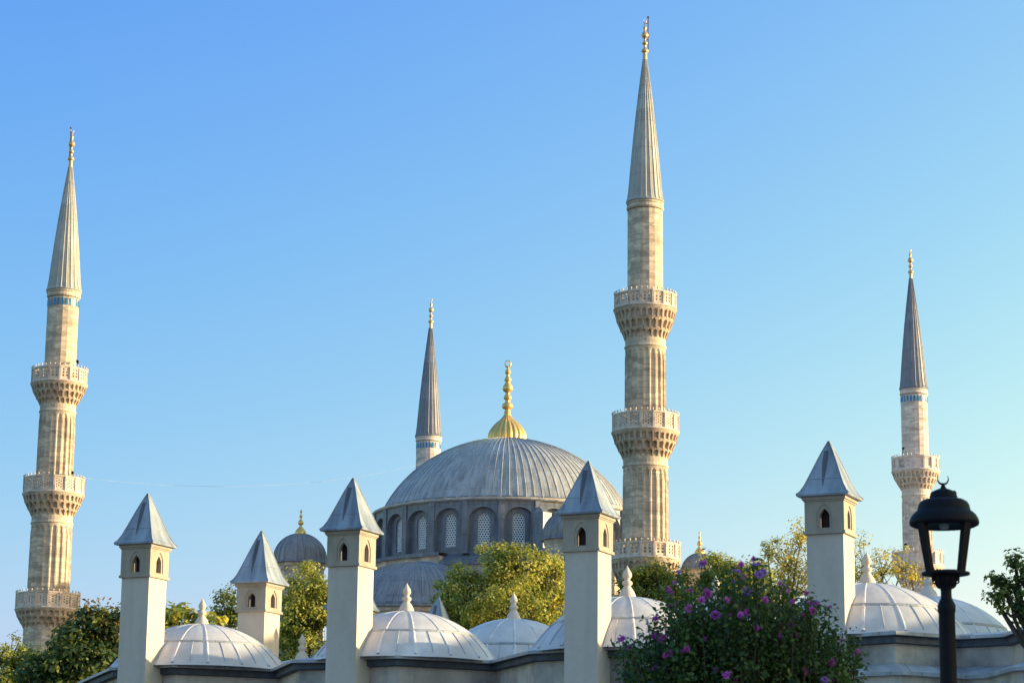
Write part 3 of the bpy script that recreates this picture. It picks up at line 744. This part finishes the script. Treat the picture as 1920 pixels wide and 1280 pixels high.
TH = R(24.2); FX = Vector((math.cos(TH), -math.sin(TH), 0)); FY = Vector((math.sin(TH), math.cos(TH), 0))
def chimney(apex, eavec, blockb, Yc, W=1.03, zbot=0):
    """apex / eave corner / block-bottom corner in photo pixels, Yc = depth of the front-right corner of the block"""
    k = P(*blockb, Yc); ctr = Vector((k.x, k.y, 0))-FX*W/2+FY*W/2
    zb = k.z; ze = PZ0(eavec, ctr, W); za = P(apex[0], apex[1], ctr.y).z
    sh = W/2-.035
    mb = MB(); mb.box((ctr.x, ctr.y, zbot), 2*sh, 2*sh, zb-zbot-.0, FX)
    shaft = mb.build('chimney', M['plaster'], bath)
    # head: four thin walls with a pointed opening each
    mb = MB(); ln = MB(); h = W/2; zc = ze-.10
    for s in range(4):
        a = s*math.pi/2; X = FX*math.cos(a)+FY*math.sin(a); N = FX*math.sin(a)-FY*math.cos(a)      # outward normal
        mp = lambda u, v, d, X=X, N=N: ctr+X*u+N*(h-d)+Vector((0, 0, v))
        A0 = arch(0, .40, zb+.15, zb+.15+(zc-zb)*.40, zb+(zc-zb)*.86, 6, True, False)
        A = arch(0, .265, zb+.15, zb+.15+(zc-zb)*.38, zb+(zc-zb)*.74, 6, True, True)
        A0 = [(u, max(v, zb+.15)) for u, v in A0]
        face_hole(mb, mp, -h, h, zb+.07, zc, A0); reveal(mb, mp, A0, 0, .025)
        face_hole(mb, mp, -.24, .24, zb+.07, zc, A, .025); reveal(mb, mp, A, .025, .17)
        face_hole(ln, mp, -h+.17, h-.17, zb+.07, zc, A, .17)
    for (hh, z0, z1) in ((h+.035, zb-.005, zb+.07), (h+.025, ze-.14, ze-.10), (h+.055, ze-.10, ze-.015)):
        mb.box((ctr.x, ctr.y, z0), 2*hh, 2*hh, z1-z0, FX)
    mb.build('chimney_head', M['chimney_stone'], shaft)
    ln.box((ctr.x, ctr.y, zb+.10), .36, .36, zc-zb-.12, FX); ln.box((ctr.x, ctr.y, zb+.09), .6, .6, .03, FX); ln.build('flue', M['dark_lining'], shaft)  # dark lining and filler block inside the head
    # flared pyramid cap
    ho = h+.16; H = za-ze
    rows = [(ho, -.015), (ho+.01, .035), (ho*.90, .075), (ho*.78, .17), (ho*.66, .30), (ho*.52, .46), (ho*.36, .645), (ho*.2, .82), (.012, 1.0)]
    mb = MB(); V = []
    for i, (r, t) in enumerate(rows):
        z = ze+(t*H if i > 1 else t)
        V += [ctr-FX*r-FY*r+Vector((0, 0, z)), ctr+FX*r-FY*r+Vector((0, 0, z)), ctr+FX*r+FY*r+Vector((0, 0, z)), ctr-FX*r+FY*r+Vector((0, 0, z))]
    n = len(rows); mb.add(V, [(i*4+j, i*4+(j+1) % 4, (i+1)*4+(j+1) % 4, (i+1)*4+j) for i in range(n-1) for j in range(4)]+[(0, 3, 2, 1)])
    cap = mb.build('chimney_roof', M['lead_roof'], shaft)
    # weathered strip down the front and hip rolls
    sm = MB()
    for s in (0,):
        a = s*math.pi/2; X = FX*math.cos(a)+FY*math.sin(a); N = FX*math.sin(a)-FY*math.cos(a)
        q = [ctr+(X*(.5*r)*0+X*(-.04*r))+N*(r+.006)+Vector((0, 0, ze+(t*H if i > 1 else t))) for i, (r, t) in enumerate(rows)]
        L_ = []; 
        for i in range(3, n-1):
            r = rows[i][0]; wd = .006+.062*math.sin(max(0, (n-1-i)/(n-4))**.7*math.pi)
            L_.append((q[i]-X*wd*1.3, q[i]+X*wd*.7))
        for (a0, a1), (b0, b1) in zip(L_[:-1], L_[1:]): sm.quad(a0, a1, b1, b0)
    sm.build('tarnish_strip', M['lead_streak'], cap)
    for r_, t_ in ((.66, .30),):
        sm2 = MB(); q_ = ho*r_+.004; z_ = ze+t_*H; sm2.tube([ctr-FX*q_-FY*q_+Vector((0, 0, z_)), ctr+FX*q_-FY*q_+Vector((0, 0, z_)), ctr+FX*q_+FY*q_+Vector((0, 0, z_)), ctr-FX*q_+FY*q_+Vector((0, 0, z_)), ctr-FX*q_-FY*q_+Vector((0, 0, z_))], .008, 4, False); sm2.build('lap_seam', M['lead_roof'], cap)
    hp = MB()
    for j in range(4): hp.tube([Vector(V[i*4+j]) for i in range(1, n)], .018, 5)
    hp.build('hip_roll', M['lead_roof'], cap)
    return ctr, zb, ze, za
def PZ0(px_, ctr, W):
    ho = W/2+.16; k = ctr+FX*ho-FY*ho; return P(px_[0], px_[1], k.y).z
CH = [chimney((275.5, 925), (283, 1016), (280.5, 1080), 71.2), chimney((657.5, 896), (677, 990), (672.5, 1059), 67.65), chimney((1099, 864), (1127, 959), (1122.5, 1031), 63.8), chimney((1555, 827), (1588, 924), (1583, 998), 59.9)]
chimney((489, 995), (499.5, 1089), (497, 1145), 75.0, zbot=ZE-.3)
chimney((817, 1117), (835, 1212), (833, 1268), 79.5, zbot=ZE-1.2)
chimney((655, 1036), (672, 1138), (670, 1196), 77.5, zbot=ZE-.5)

# ------------------------------------------------------------------ unseen hall right of the view, added to shade domes and foreground
hall = thing('shading_hall', 'unseen plain hall right of the view, added to shade the domes and foreground', 'hall', (48, 45, 0))
HX0, HX1 = 38.0, 62.0
def hall_wall(y0, y1, h0):
    mb = MB(); nb = int((y1-y0)/4.5)
    mp = lambda u, v, d: Vector((HX0+d, y1-u, v))
    L = y1-y0
    for b in range(nb):
        u0, u1 = L*b/nb, L*(b+1)/nb; A = arch((u0+u1)/2, 1.5, 3, 6, 7.2, 5); face_hole(mb, mp, u0, u1, 0, h0, A); reveal(mb, mp, A, 0, .4)
        mb.quad(mp(u0+.5, 2.5, .4), mp(u1-.5, 2.5, .4), mp(u1-.5, 7.5, .4), mp(u0+.5, 7.5, .4))
    mb.quad((HX1, y0, 0), (HX1, y1, 0), (HX1, y1, h0), (HX1, y0, h0)); mb.quad((HX0, y0, 0), (HX0, y0, h0), (HX1, y0, h0), (HX1, y0, 0)); mb.quad((HX0, y1, 0), (HX1, y1, 0), (HX1, y1, h0), (HX0, y1, h0))
    return mb
hall_wall(4, 55, 12.2).build('low_wing', M['wall'], hall); hall_wall(55.3, 100, 10.7).build('high_wing', M['wall'], hall)
mb = MB(); yr = 82; zr_ = 17.0  # roof pitch shaped to set the shadow line on the small domes
for (ya, za, yb_, zb_) in ((55.0, 10.7, yr, zr_), (yr, zr_, 100.3, 10.7)):
    mb.add([(HX0-.4, ya, za), (HX1+.4, ya, za), (HX1+.4, yb_, zb_), (HX0-.4, yb_, zb_)], [(0, 1, 2, 3)])
mb.add([(HX0, 55.3, 10.7), (HX0, yr, zr_-.05), (HX0, 100, 10.7), (HX1, 55.3, 10.7), (HX1, yr, zr_-.05), (HX1, 100, 10.7)], [(0, 2, 1), (3, 4, 5)])
mb.build('pitched_roof', M['lead_small'], hall)
mb = MB(); mb.box((50, 29.5, 12.2), 24.8, 51.6, .3); mb.build('flat_roof', M['lead_small'], hall)

# ------------------------------------------------------------------ vegetation
def leaf_mesh(name, pos, nrm, size, tint, mat, parent, wid=.55, fold=.12, droop=None):
    n = len(pos); nrm = nrm/np.linalg.norm(nrm, axis=1, keepdims=True)
    t = rng.normal(size=(n, 3)); t[:, 2] -= .5
    t -= (t*nrm).sum(1, keepdims=True)*nrm; t /= np.linalg.norm(t, axis=1, keepdims=True); b = np.cross(nrm, t)
    L = size[:, None]; W = L*wid/2
    v = np.empty((n, 4, 3)); v[:, 0] = pos-t*L*.5; v[:, 1] = pos-t*L*.05+b*W+nrm*L*fold; v[:, 2] = pos+t*L*.5; v[:, 3] = pos-t*L*.05-b*W+nrm*L*fold
    me = bpy.data.meshes.new(name); me.vertices.add(n*4); me.vertices.foreach_set('co', (v.reshape(-1, 3)-np.array(parent.location)).ravel())
    me.loops.add(n*4); me.loops.foreach_set('vertex_index', np.arange(n*4)); me.polygons.add(n)
    me.polygons.foreach_set('loop_start', np.arange(n)*4); me.polygons.foreach_set('loop_total', np.full(n, 4))
    at = me.attributes.new('tint', 'FLOAT', 'FACE'); at.data.foreach_set('value', np.clip(tint, 0, 1).astype('f'))
    me.update(); me.validate(); me.materials.append(mat); o = bpy.data.objects.new(name, me); COL.objects.link(o); o.parent = parent; return o

def limb(mb, a, b, r0, r1, bend=.12, n=6, k=6):
    a = Vector(a); b = Vector(b); L = (b-a).length; off = Vector((random.uniform(-1, 1), random.uniform(-1, 1), random.uniform(-.3, .6)))*L*bend; pts = []; rr = []
    for i in range(n+1):
        t = i/n; pts.append(a.lerp(b, t)+off*(4*t*(1-t))); rr.append(r0+(r1-r0)*t)
    mb.tube(pts, rr, k)

def tree(name, label, Y, lobes, leaf, dens, mat, base=None, clump=.22, depth=.9, bark='bark', trunk_r=.22, group='trees around the mosque', tips=None, shell=.45, flat=.0, cat='tree', upn=.5, per_=(22, 46)):
    """lobes: (px, py, half width px, half height px[, depth offset m]) -> ellipsoids of clumps of leaves"""
    cs_ = []
    for lb in lobes:
        c = P(lb[0], lb[1], Y+(lb[4] if len(lb) > 4 else 0)); s = mpp(c); cs_.append((np.array(c), lb[2]*s, lb[3]*s))
    cb = P(base if base is not None else lobes[0][0], 1200, Y) ; root = thing(name, label, cat, (cb.x, cb.y, 0), group)
    POS = []; NR = []; TI = []; SZ = []; CL = []
    for c, rx, rz in cs_:
        ry = depth*max(rx, rz*.8); area = (rx*rz+rx*ry+ry*rz)
        nc = max(5, int(dens*area/(clump*clump*1.3)))
        d = rng.normal(size=(nc, 3)); d /= np.linalg.norm(d, axis=1, keepdims=True)
        rad = shell+(1.02-shell)*rng.random(nc)**.6
        cc = c+d*rad[:, None]*np.array([rx, ry, rz])
        if per_[0] > 40:                      # hollows between the boughs
            vo = cc[rng.permutation(nc)[:max(2, nc//14)]]; keep = (np.linalg.norm(cc[:, None]-vo[None], axis=2) > clump*1.25).all(1)
            cc = cc[keep]; d = d[keep]; nc = len(cc)
        CL.append(cc)
        ct = rng.normal(.43, .24, nc); cr = clump*rng.uniform(.6, 1.5, nc)
        per = rng.integers(per_[0], per_[1], nc)
        idx = np.repeat(np.arange(nc), per); n = len(idx)
        dd = rng.normal(size=(n, 3)); dd /= np.linalg.norm(dd, axis=1, keepdims=True)
        off = dd*(rng.random(n)**.45)[:, None]*cr[idx][:, None]*np.array([1.1, 1.1, .8])
        POS.append(cc[idx]+off); nn = dd*.7+d[idx]*.5+np.array([0, 0, upn])+rng.normal(size=(n, 3))*.45; NR.append(nn)
        TI.append(ct[idx]+rng.normal(0, .22, n)+.10*dd[:, 2]); SZ.append(leaf*rng.uniform(.6, 1.35, n))
    POS = np.concatenate(POS); NR = np.concatenate(NR); TI = np.concatenate(TI); SZ = np.concatenate(SZ); CL = np.concatenate(CL)
    leaf_mesh('crown', POS, NR, SZ, TI, M[mat], root)
    if tips is not None:
        zq = np.quantile(CL[:, 2], .82); sel = CL[(CL[:, 2] > zq)]; sel = sel[rng.random(len(sel)) < tips]
        if len(sel):
            idx = np.repeat(np.arange(len(sel)), 9); n = len(idx); p = sel[idx]+rng.normal(size=(n, 3))*clump*.5+np.array([0, 0, clump*.5])
            leaf_mesh('new_leaves', p, rng.normal(size=(n, 3)), leaf*rng.uniform(.6, 1.1, n), rng.random(n), M['leaf_rusty'], root)
    # trunk and limbs
    mb = MB(); mid = np.mean([c for c, _, _ in cs_], axis=0); zlo = min(c[2]-rz for c, _, rz in cs_)
    fork = Vector((cb.x*.6+mid[0]*.4, cb.y*.6+mid[1]*.4, max(1.5, zlo*.85)))
    limb(mb, (cb.x, cb.y, -.1), fork, trunk_r*1.25, trunk_r*.85, .03, 6, 9)
    for c, rx, rz in cs_:
        f2 = Vector(c)-Vector((0, 0, rz*.35)); limb(mb, fork, f2, trunk_r*.6, trunk_r*.22, .1)
        near = CL[np.linalg.norm((CL-c)/np.array([rx, rx, rz]), axis=1) < 1.1]
        for q in near[rng.permutation(len(near))[:26]]: limb(mb, f2, q, trunk_r*.18, trunk_r*.035, .1, 4, 4)
    mb.build('trunk', M[bark], root)
    return root

tree('broadleaf_tree', 'broad yellow green tree in front of the great dome', 110,
     [(985, 1082, 70, 62), (928, 1072, 52, 52), (872, 1122, 56, 60), (958, 1150, 96, 60, -1.5), (842, 1160, 34, 42), (1030, 1100, 40, 60), (1000, 1200, 80, 50), (890, 1195, 60, 45), (940, 1035, 20, 20), (1000, 1028, 18, 18), (880, 1072, 20, 20), (1045, 1045, 16, 22), (838, 1108, 18, 20), (915, 1050, 16, 16)], .155, 4.0, 'leaf_gold', base=950, clump=.44, shell=.45, per_=(50, 100))
tree('broadleaf_tree', 'yellow green tree between two chimneys below the small lead dome', 104,
     [(572, 1115, 40, 58), (548, 1160, 34, 70), (590, 1175, 45, 62), (560, 1225, 60, 50), (610, 1130, 30, 40)], .15, 4.0, 'leaf_gold', base=570, clump=.40, shell=.45, per_=(50, 100))
tree('dark_tree', 'dark green tree left of the short chimney', 120,
     [(432, 1140, 34, 38), (415, 1180, 30, 45), (455, 1190, 40, 55)], .19, 2.4, 'leaf_dark', base=440, clump=.4)
tree('magnolia_tree', 'leafy yellow green tree right of the leftmost chimney', 98,
     [(345, 1165, 46, 28), (400, 1178, 30, 30), (318, 1155, 22, 22), (360, 1205, 70, 40)], .36, 1.0, 'leaf_gold', base=350, clump=.42)
tree('magnolia_tree', 'dark glossy tree with rusty young leaves left of the leftmost chimney', 84,
     [(178, 1172, 44, 36), (150, 1215, 60, 50), (210, 1190, 34, 50), (115, 1250, 62, 44), (185, 1255, 70, 50), (60, 1275, 40, 34)], .20, 3.0, 'leaf_dark', base=160, clump=.36, tips=.6)
tree('small_tree', 'light olive small tree at the lower left corner', 95,
     [(22, 1225, 34, 36), (8, 1262, 40, 40), (50, 1250, 30, 40), (98, 1222, 14, 30), (85, 1250, 24, 34), (30, 1295, 70, 36)], .13, 2.4, 'leaf_green', base=30, clump=.3)
tree('broadleaf_tree', 'mid green tree behind the pink flowered shrub', 105,
     [(1212, 1108, 52, 44), (1290, 1112, 58, 42), (1370, 1082, 50, 46), (1352, 1070, 34, 34), (1398, 1092, 46, 46), (1235, 1086, 34, 34), (1172, 1120, 30, 42), (1262, 1160, 110, 52), (1420, 1115, 46, 46), (1360, 1165, 90, 50), (1440, 1175, 60, 50)], .145, 4.2, 'leaf_green', base=1300, clump=.42, shell=.5, per_=(55, 95))
tree('slender_tree', 'sparse olive yellow tree left of the rightmost chimney', 92,
     [(1478, 1048, 38, 58), (1440, 1035, 20, 34), (1500, 1010, 20, 36), (1490, 1100, 55, 50), (1530, 1060, 34, 60), (1455, 1120, 40, 46)], .11, 1.7, 'leaf_olive', base=1485, clump=.3, bark='bark_pale', trunk_r=.13, shell=.1)
tree('slender_tree', 'thin airy olive tree right of the rightmost chimney', 92,
     [(1620, 1040, 30, 46), (1655, 1060, 36, 50), (1690, 1055, 28, 38), (1640, 1100, 55, 40), (1712, 1085, 26, 46), (1596, 1075, 24, 60)], .11, .8, 'leaf_olive', base=1650, clump=.3, bark='bark_pale', trunk_r=.12, shell=.1)
tree('maple_tree', 'dark maple branches at the right edge', 40,
     [(1905, 1058, 14, 22), (1922, 1080, 22, 34), (1872, 1086, 20, 13), (1900, 1098, 24, 12), (1868, 1120, 18, 16), (1915, 1128, 28, 18), (1900, 1150, 30, 16), (1945, 1110, 34, 60), (1980, 1100, 50, 80)], .095, .22, 'leaf_dark', base=2020, clump=.15, trunk_r=.14, depth=.8, shell=.1)

# rose of Sharon shrub in front
def shrub():
    Y0 = 20.0
    cb = P(1395, 1300, Y0); root = thing('flowering_shrub', 'tall dark green shrub with magenta flowers in front of the bathhouse', 'shrub', (cb.x, cb.y, 0))
    fl = [(720, 350, 1.0), (675, 400, .8), (450, 340, .75), (775, 510, 1.1), (880, 410, .9), (1005, 340, 1.15), (1090, 220, .95), (960, 145, .7), (935, 195, .6), (975, 235, .7), (1130, 400, .8), (935, 465, .75), (1000, 490, .75), (955, 510, .8), (850, 510, .5),
          (1315, 575, 1.0), (1310, 425, .7), (1265, 340, .8), (1425, 350, .6), (1500, 425, .75), (1440, 440, .9), (1470, 475, .8), (1405, 515, .7), (1340, 650, .8), (1245, 655, .55), (1070, 600, .75), (1105, 605, .6), (715, 670, .6), (565, 750, .75),
          (440, 780, .95), (395, 665, .8), (450, 435, .8), (580, 460, .8), (345, 535, .7), (330, 660, .75), (105, 680, .8), (155, 740, .6), (310, 910, .8), (370, 960, .85), (355, 880, .6), (750, 910, .85), (855, 940, .9), (905, 915, .8), (910, 980, .9), (770, 850, .45),
          (810, 780, .55), (1605, 845, .95), (1740, 915, 1.2), (1610, 960, .9), (1560, 975, .8), (1810, 790, .6), (1770, 780, .7), (1665, 690, .7), (1600, 450, .5), (1420, 910, .8), (140, 940, .7), (510, 200, .45), (480, 275, .45), (675, 140, .7), (1050, 105, .6), (1050, 150, .6), (595, 330, .5), (900, 265, .45), (1240, 280, .45)]
    for f_ in random.sample(fl, 34): fl.append((f_[0]+random.choice((-1, 1))*random.uniform(18, 34), f_[1]+random.uniform(-24, 24), f_[2]*random.uniform(.5, .9)))
    fpos = []
    for x, y, s in fl:
        dx = (1140+x*.2604-1395)/230; fpos.append((P(1140+x*.2604, 1020+y*.2604, Y0-.75+.9*min(1, dx*dx)+random.uniform(-.2, .25)), s, y))
    # shoots
    lobes = [(1390, 1165, 150, 90), (1290, 1215, 105, 85), (1500, 1205, 95, 80), (1385, 1250, 190, 70), (1400, 1125, 75, 40), (1310, 1140, 50, 40), (1480, 1140, 50, 40), (1220, 1240, 50, 60), (1565, 1225, 40, 55), (1395, 1330, 190, 70)]
    tips_ = [(Vector(p)+Vector((0, .03, -.01))) for p, s, y in fpos]
    wts = np.array([l[2]*l[3] for l in lobes], float); wts /= wts.sum()
    for _ in range(390):
        l = lobes[rng.choice(len(lobes), p=wts)]; d = rng.normal(size=3); d /= np.linalg.norm(d); rr = .35+.65*rng.random()**.5
        c = P(l[0]+d[0]*l[2]*rr, l[1]-d[2]*l[3]*rr, Y0+d[1]*.75*rr); tips_.append(c)
    mb = MB(); POS = []; NR = []; SZ = []; TI = []
    for tp in tips_:
        b = Vector((cb.x+random.uniform(-.35, .35), cb.y+random.uniform(-.3, .3), 0)); mid = b.lerp(tp, .55); mid.x = b.x*.35+tp.x*.65; mid.y = b.y*.35+tp.y*.65
        pts = [b.lerp(mid, t)*(1-t)+mid.lerp(tp, t)*t for t in np.linspace(0, 1, 12)]
        mb.tube(pts, [.011*(1-.85*i/11)+.0015 for i in range(12)], 4)
        ct = random.gauss(.42, .18)
        seg = (tp-mid).length
        nl = int(random.uniform(200, 290)); zt_ = (tp.z-P(1395, 1150, Y0).z)/(P(1395, 1050, Y0).z-P(1395, 1150, Y0).z)
        nl = int(nl*max(.22, 1-.8*max(0, zt_)))
        for i in range(nl):
            t = random.random()**.8; t = .45+.56*t; k = t*11; j = min(10, int(k)); q = pts[j].lerp(pts[j+1], k-j)
            o_ = Vector((random.gauss(0, 1), random.gauss(0, 1), random.gauss(0, .8))); o_ = o_.normalized()*random.uniform(.015, .13)
            POS.append(q+o_); NR.append(o_.normalized()*.6+Vector((0, -.15, .5))+Vector((random.gauss(0, .4), random.gauss(0, .4), random.gauss(0, .4)))); SZ.append(random.uniform(.03, .064)); TI.append(ct+random.gauss(0, .15))
    mb.build('stems', M['bark'], root)
    leaf_mesh('foliage', np.array(POS), np.array(NR), np.array(SZ), np.array(TI), M['leaf_shrub'], root, .6)
    # flowers: ruffled double blooms, three shapes shared
    protos = []
    for v in range(4):
        pos = []; tn = []; verts = []; faces = []; ti = []
        for ring, (npet, el, ln) in enumerate(((8, .25, 1.0), (8, .65, .85), (6, 1.0, .65), (5, 1.35, .45))):
            for k in range(npet):
                a = 2*math.pi*(k+.5*ring+random.uniform(-.2, .2))/npet; e = el+random.uniform(-.15, .15); u = Vector((math.cos(a)*math.cos(e), math.sin(a)*math.cos(e), math.sin(e))); sd_ = Vector((-math.sin(a), math.cos(a), 0)); L = ln*random.uniform(.85, 1.1)
                up_ = u.cross(sd_); o0 = len(verts)
                verts += [u*.05, u*L*.55+sd_*L*.30, u*L+sd_*L*.22-up_*L*.12*random.random(), u*L*1.05-up_*.08*L, u*L-sd_*L*.22-up_*L*.12*random.random(), u*L*.55-sd_*L*.30]
                faces.append(tuple(o0+i for i in range(6))); ti.append(random.gauss(.5, .22)-.1*(ring == 3))
        me = bpy.data.meshes.new('flower'); me.from_pydata([tuple(q) for q in verts], [], faces)
        at = me.attributes.new('tint', 'FLOAT', 'FACE'); at.data.foreach_set('value', np.clip(ti, 0, 1).astype('f')); me.materials.append(M['petal_violet' if v == 3 else 'petal']); protos.append(me)
    for i, (p, s, y) in enumerate(fpos):
        o = bpy.data.objects.new('flower', protos[3 if (y < 300 and i % 2 == 0) or i % 11 == 5 else i % 3]); COL.objects.link(o); o.parent = root; o.location = Vector(p)-root.location
        sc = .042*s; o.scale = (sc, sc, sc*.9)
        dr = Vector((random.gauss(0, .5), -1, random.gauss(.25, .4))); o.rotation_euler = dr.to_track_quat('Z', 'Y').to_euler()
shrub()

# ------------------------------------------------------------------ street lamp
def lamp():
    Y = 14.0; c = P(1773, 1075, Y); s = mpp(c)
    root = thing('street_lamp', 'black iron lantern street lamp topped by a crescent', 'street lamp', (c.x, c.y, 0))
    z = lambda py: P(1773, py, Y).z
    # pole
    mb = MB(); pr = [(34, z(2900)), (34, z(2500)), (26, z(2450)), (22, z(2350)), (17.5, z(2300)), (16, z(1290)), (15.2, z(1150)), (16.5, z(1146)), (17, z(1142)), (17, z(1134)), (14, z(1128)), (11, z(1122)), (10.2, z(1116)), (10.2, z(1106)), (14, z(1098)), (17, z(1092)), (19, z(1086)), (19, z(1078))]
    pr = [(34, 0), (34, .7), (26, .78), (22, .95), (17.8, 1.1)]+pr[5:]; mb.lathe(c, [(r*s, q) for r, q in pr], 20); mb.build('pole', M['iron'], root)
    mb = MB(); mb.lathe(c, [(.1*s, z(1078)), (40*s, z(1078)), (45*s, z(1077)), (45*s, z(1073)), (38*s, z(1071)), (.1*s, z(1071))], 24, False)
    for k in range(4):
        a = R(45+90*k-10.2)
        pts = []
        for i in range(10):
            t = i/9; ang = R(-90+ 210*t); pts.append(pol(c, (17+16*t)*s+3*s*math.sin(t*6), a, z(1100)+(z(1080)-z(1100))*t))
        mb.tube(pts, 2.4*s, 6)
        q = pol(c, 30*s, a, z(1086)); mb.tube([q+Vector((math.sin(a)*4.5*s*math.cos(t), -math.cos(a)*4.5*s*math.cos(t), 4.5*s*math.sin(t))) for t in np.linspace(0, 6.3, 11)], 1.7*s, 5)
    mb.build('lantern_base', M['iron'], root)
    for k in range(4):
        a = R(45+90*k-10.2); mb = MB(); top = pol(c, 58*s, a, z(978)); bot = pol(c, 40*s, a, z(1074)); e = (math.cos(a), math.sin(a)); X = Vector((e[0], e[1], 0)); N = Vector((math.sin(a), -math.cos(a), 0)); w0, w1 = 6.5*s, 8*s
        V = []
        for p_, w_ in ((bot, w0), (top, w1)): V += [p_-X*w_-N*w_*.7, p_+X*w_-N*w_*.7, p_+X*w_+N*w_*.7, p_-X*w_+N*w_*.7]
        mb.add(V, [(0, 3, 2, 1), (4, 5, 6, 7), (0, 1, 5, 4), (1, 2, 6, 5), (2, 3, 7, 6), (3, 0, 4, 7)]); mb.build('lantern_post', M['iron'], root)
    mb = MB()
    hp = [(.1, 982), (52, 984), (58, 987), (64, 984), (65.5, 979), (64, 973), (60, 966), (54, 960), (50, 957), (49, 953), (48, 947), (44, 941), (37, 937), (29, 935.5), (26.5, 934), (26, 930), (23, 924), (18, 920), (11, 917), (6, 915), (.1, 914)]
    mb.lathe(c, [(r*s, z(y)) for r, y in hp], 40); hat = mb.build('lantern_hood', M['iron'], root)
    mb = MB(); mb.lathe(c, [(9*s, z(981)), (9*s, z(988)), (7*s, z(991)), (.1*s, z(991))], 16); mb.build('lamp_lens', M['lens'], hat)
    mb = MB(); mb.lathe(c, [(7*s, z(917)), (5.5*s, z(914)), (3.5*s, z(910)), (2.6*s, z(907.5)), (3.2*s, z(906.5)), (.1*s, z(905))], 12)
    for k in range(6):
        a = R(60*k+10); q = pol(c, 20*s, a, z(926)); mb.ball((q.x, q.y, q.z), 5.5*s, 8, 1.2)
    cr = []; rad = []
    for i in range(17):
        t = R(-90-128+256*i/16); cr.append((c.x+10.3*s*math.cos(t)-0*s, c.y, z(897.5)+10.3*s*math.sin(t))); rad.append(s*(.4+2.2*(1-abs(i-8)/8)))
    mb.tube(cr, rad, 6); mb.build('crescent', M['iron'], hat)
lamp()
print('objects', len(bpy.data.objects))
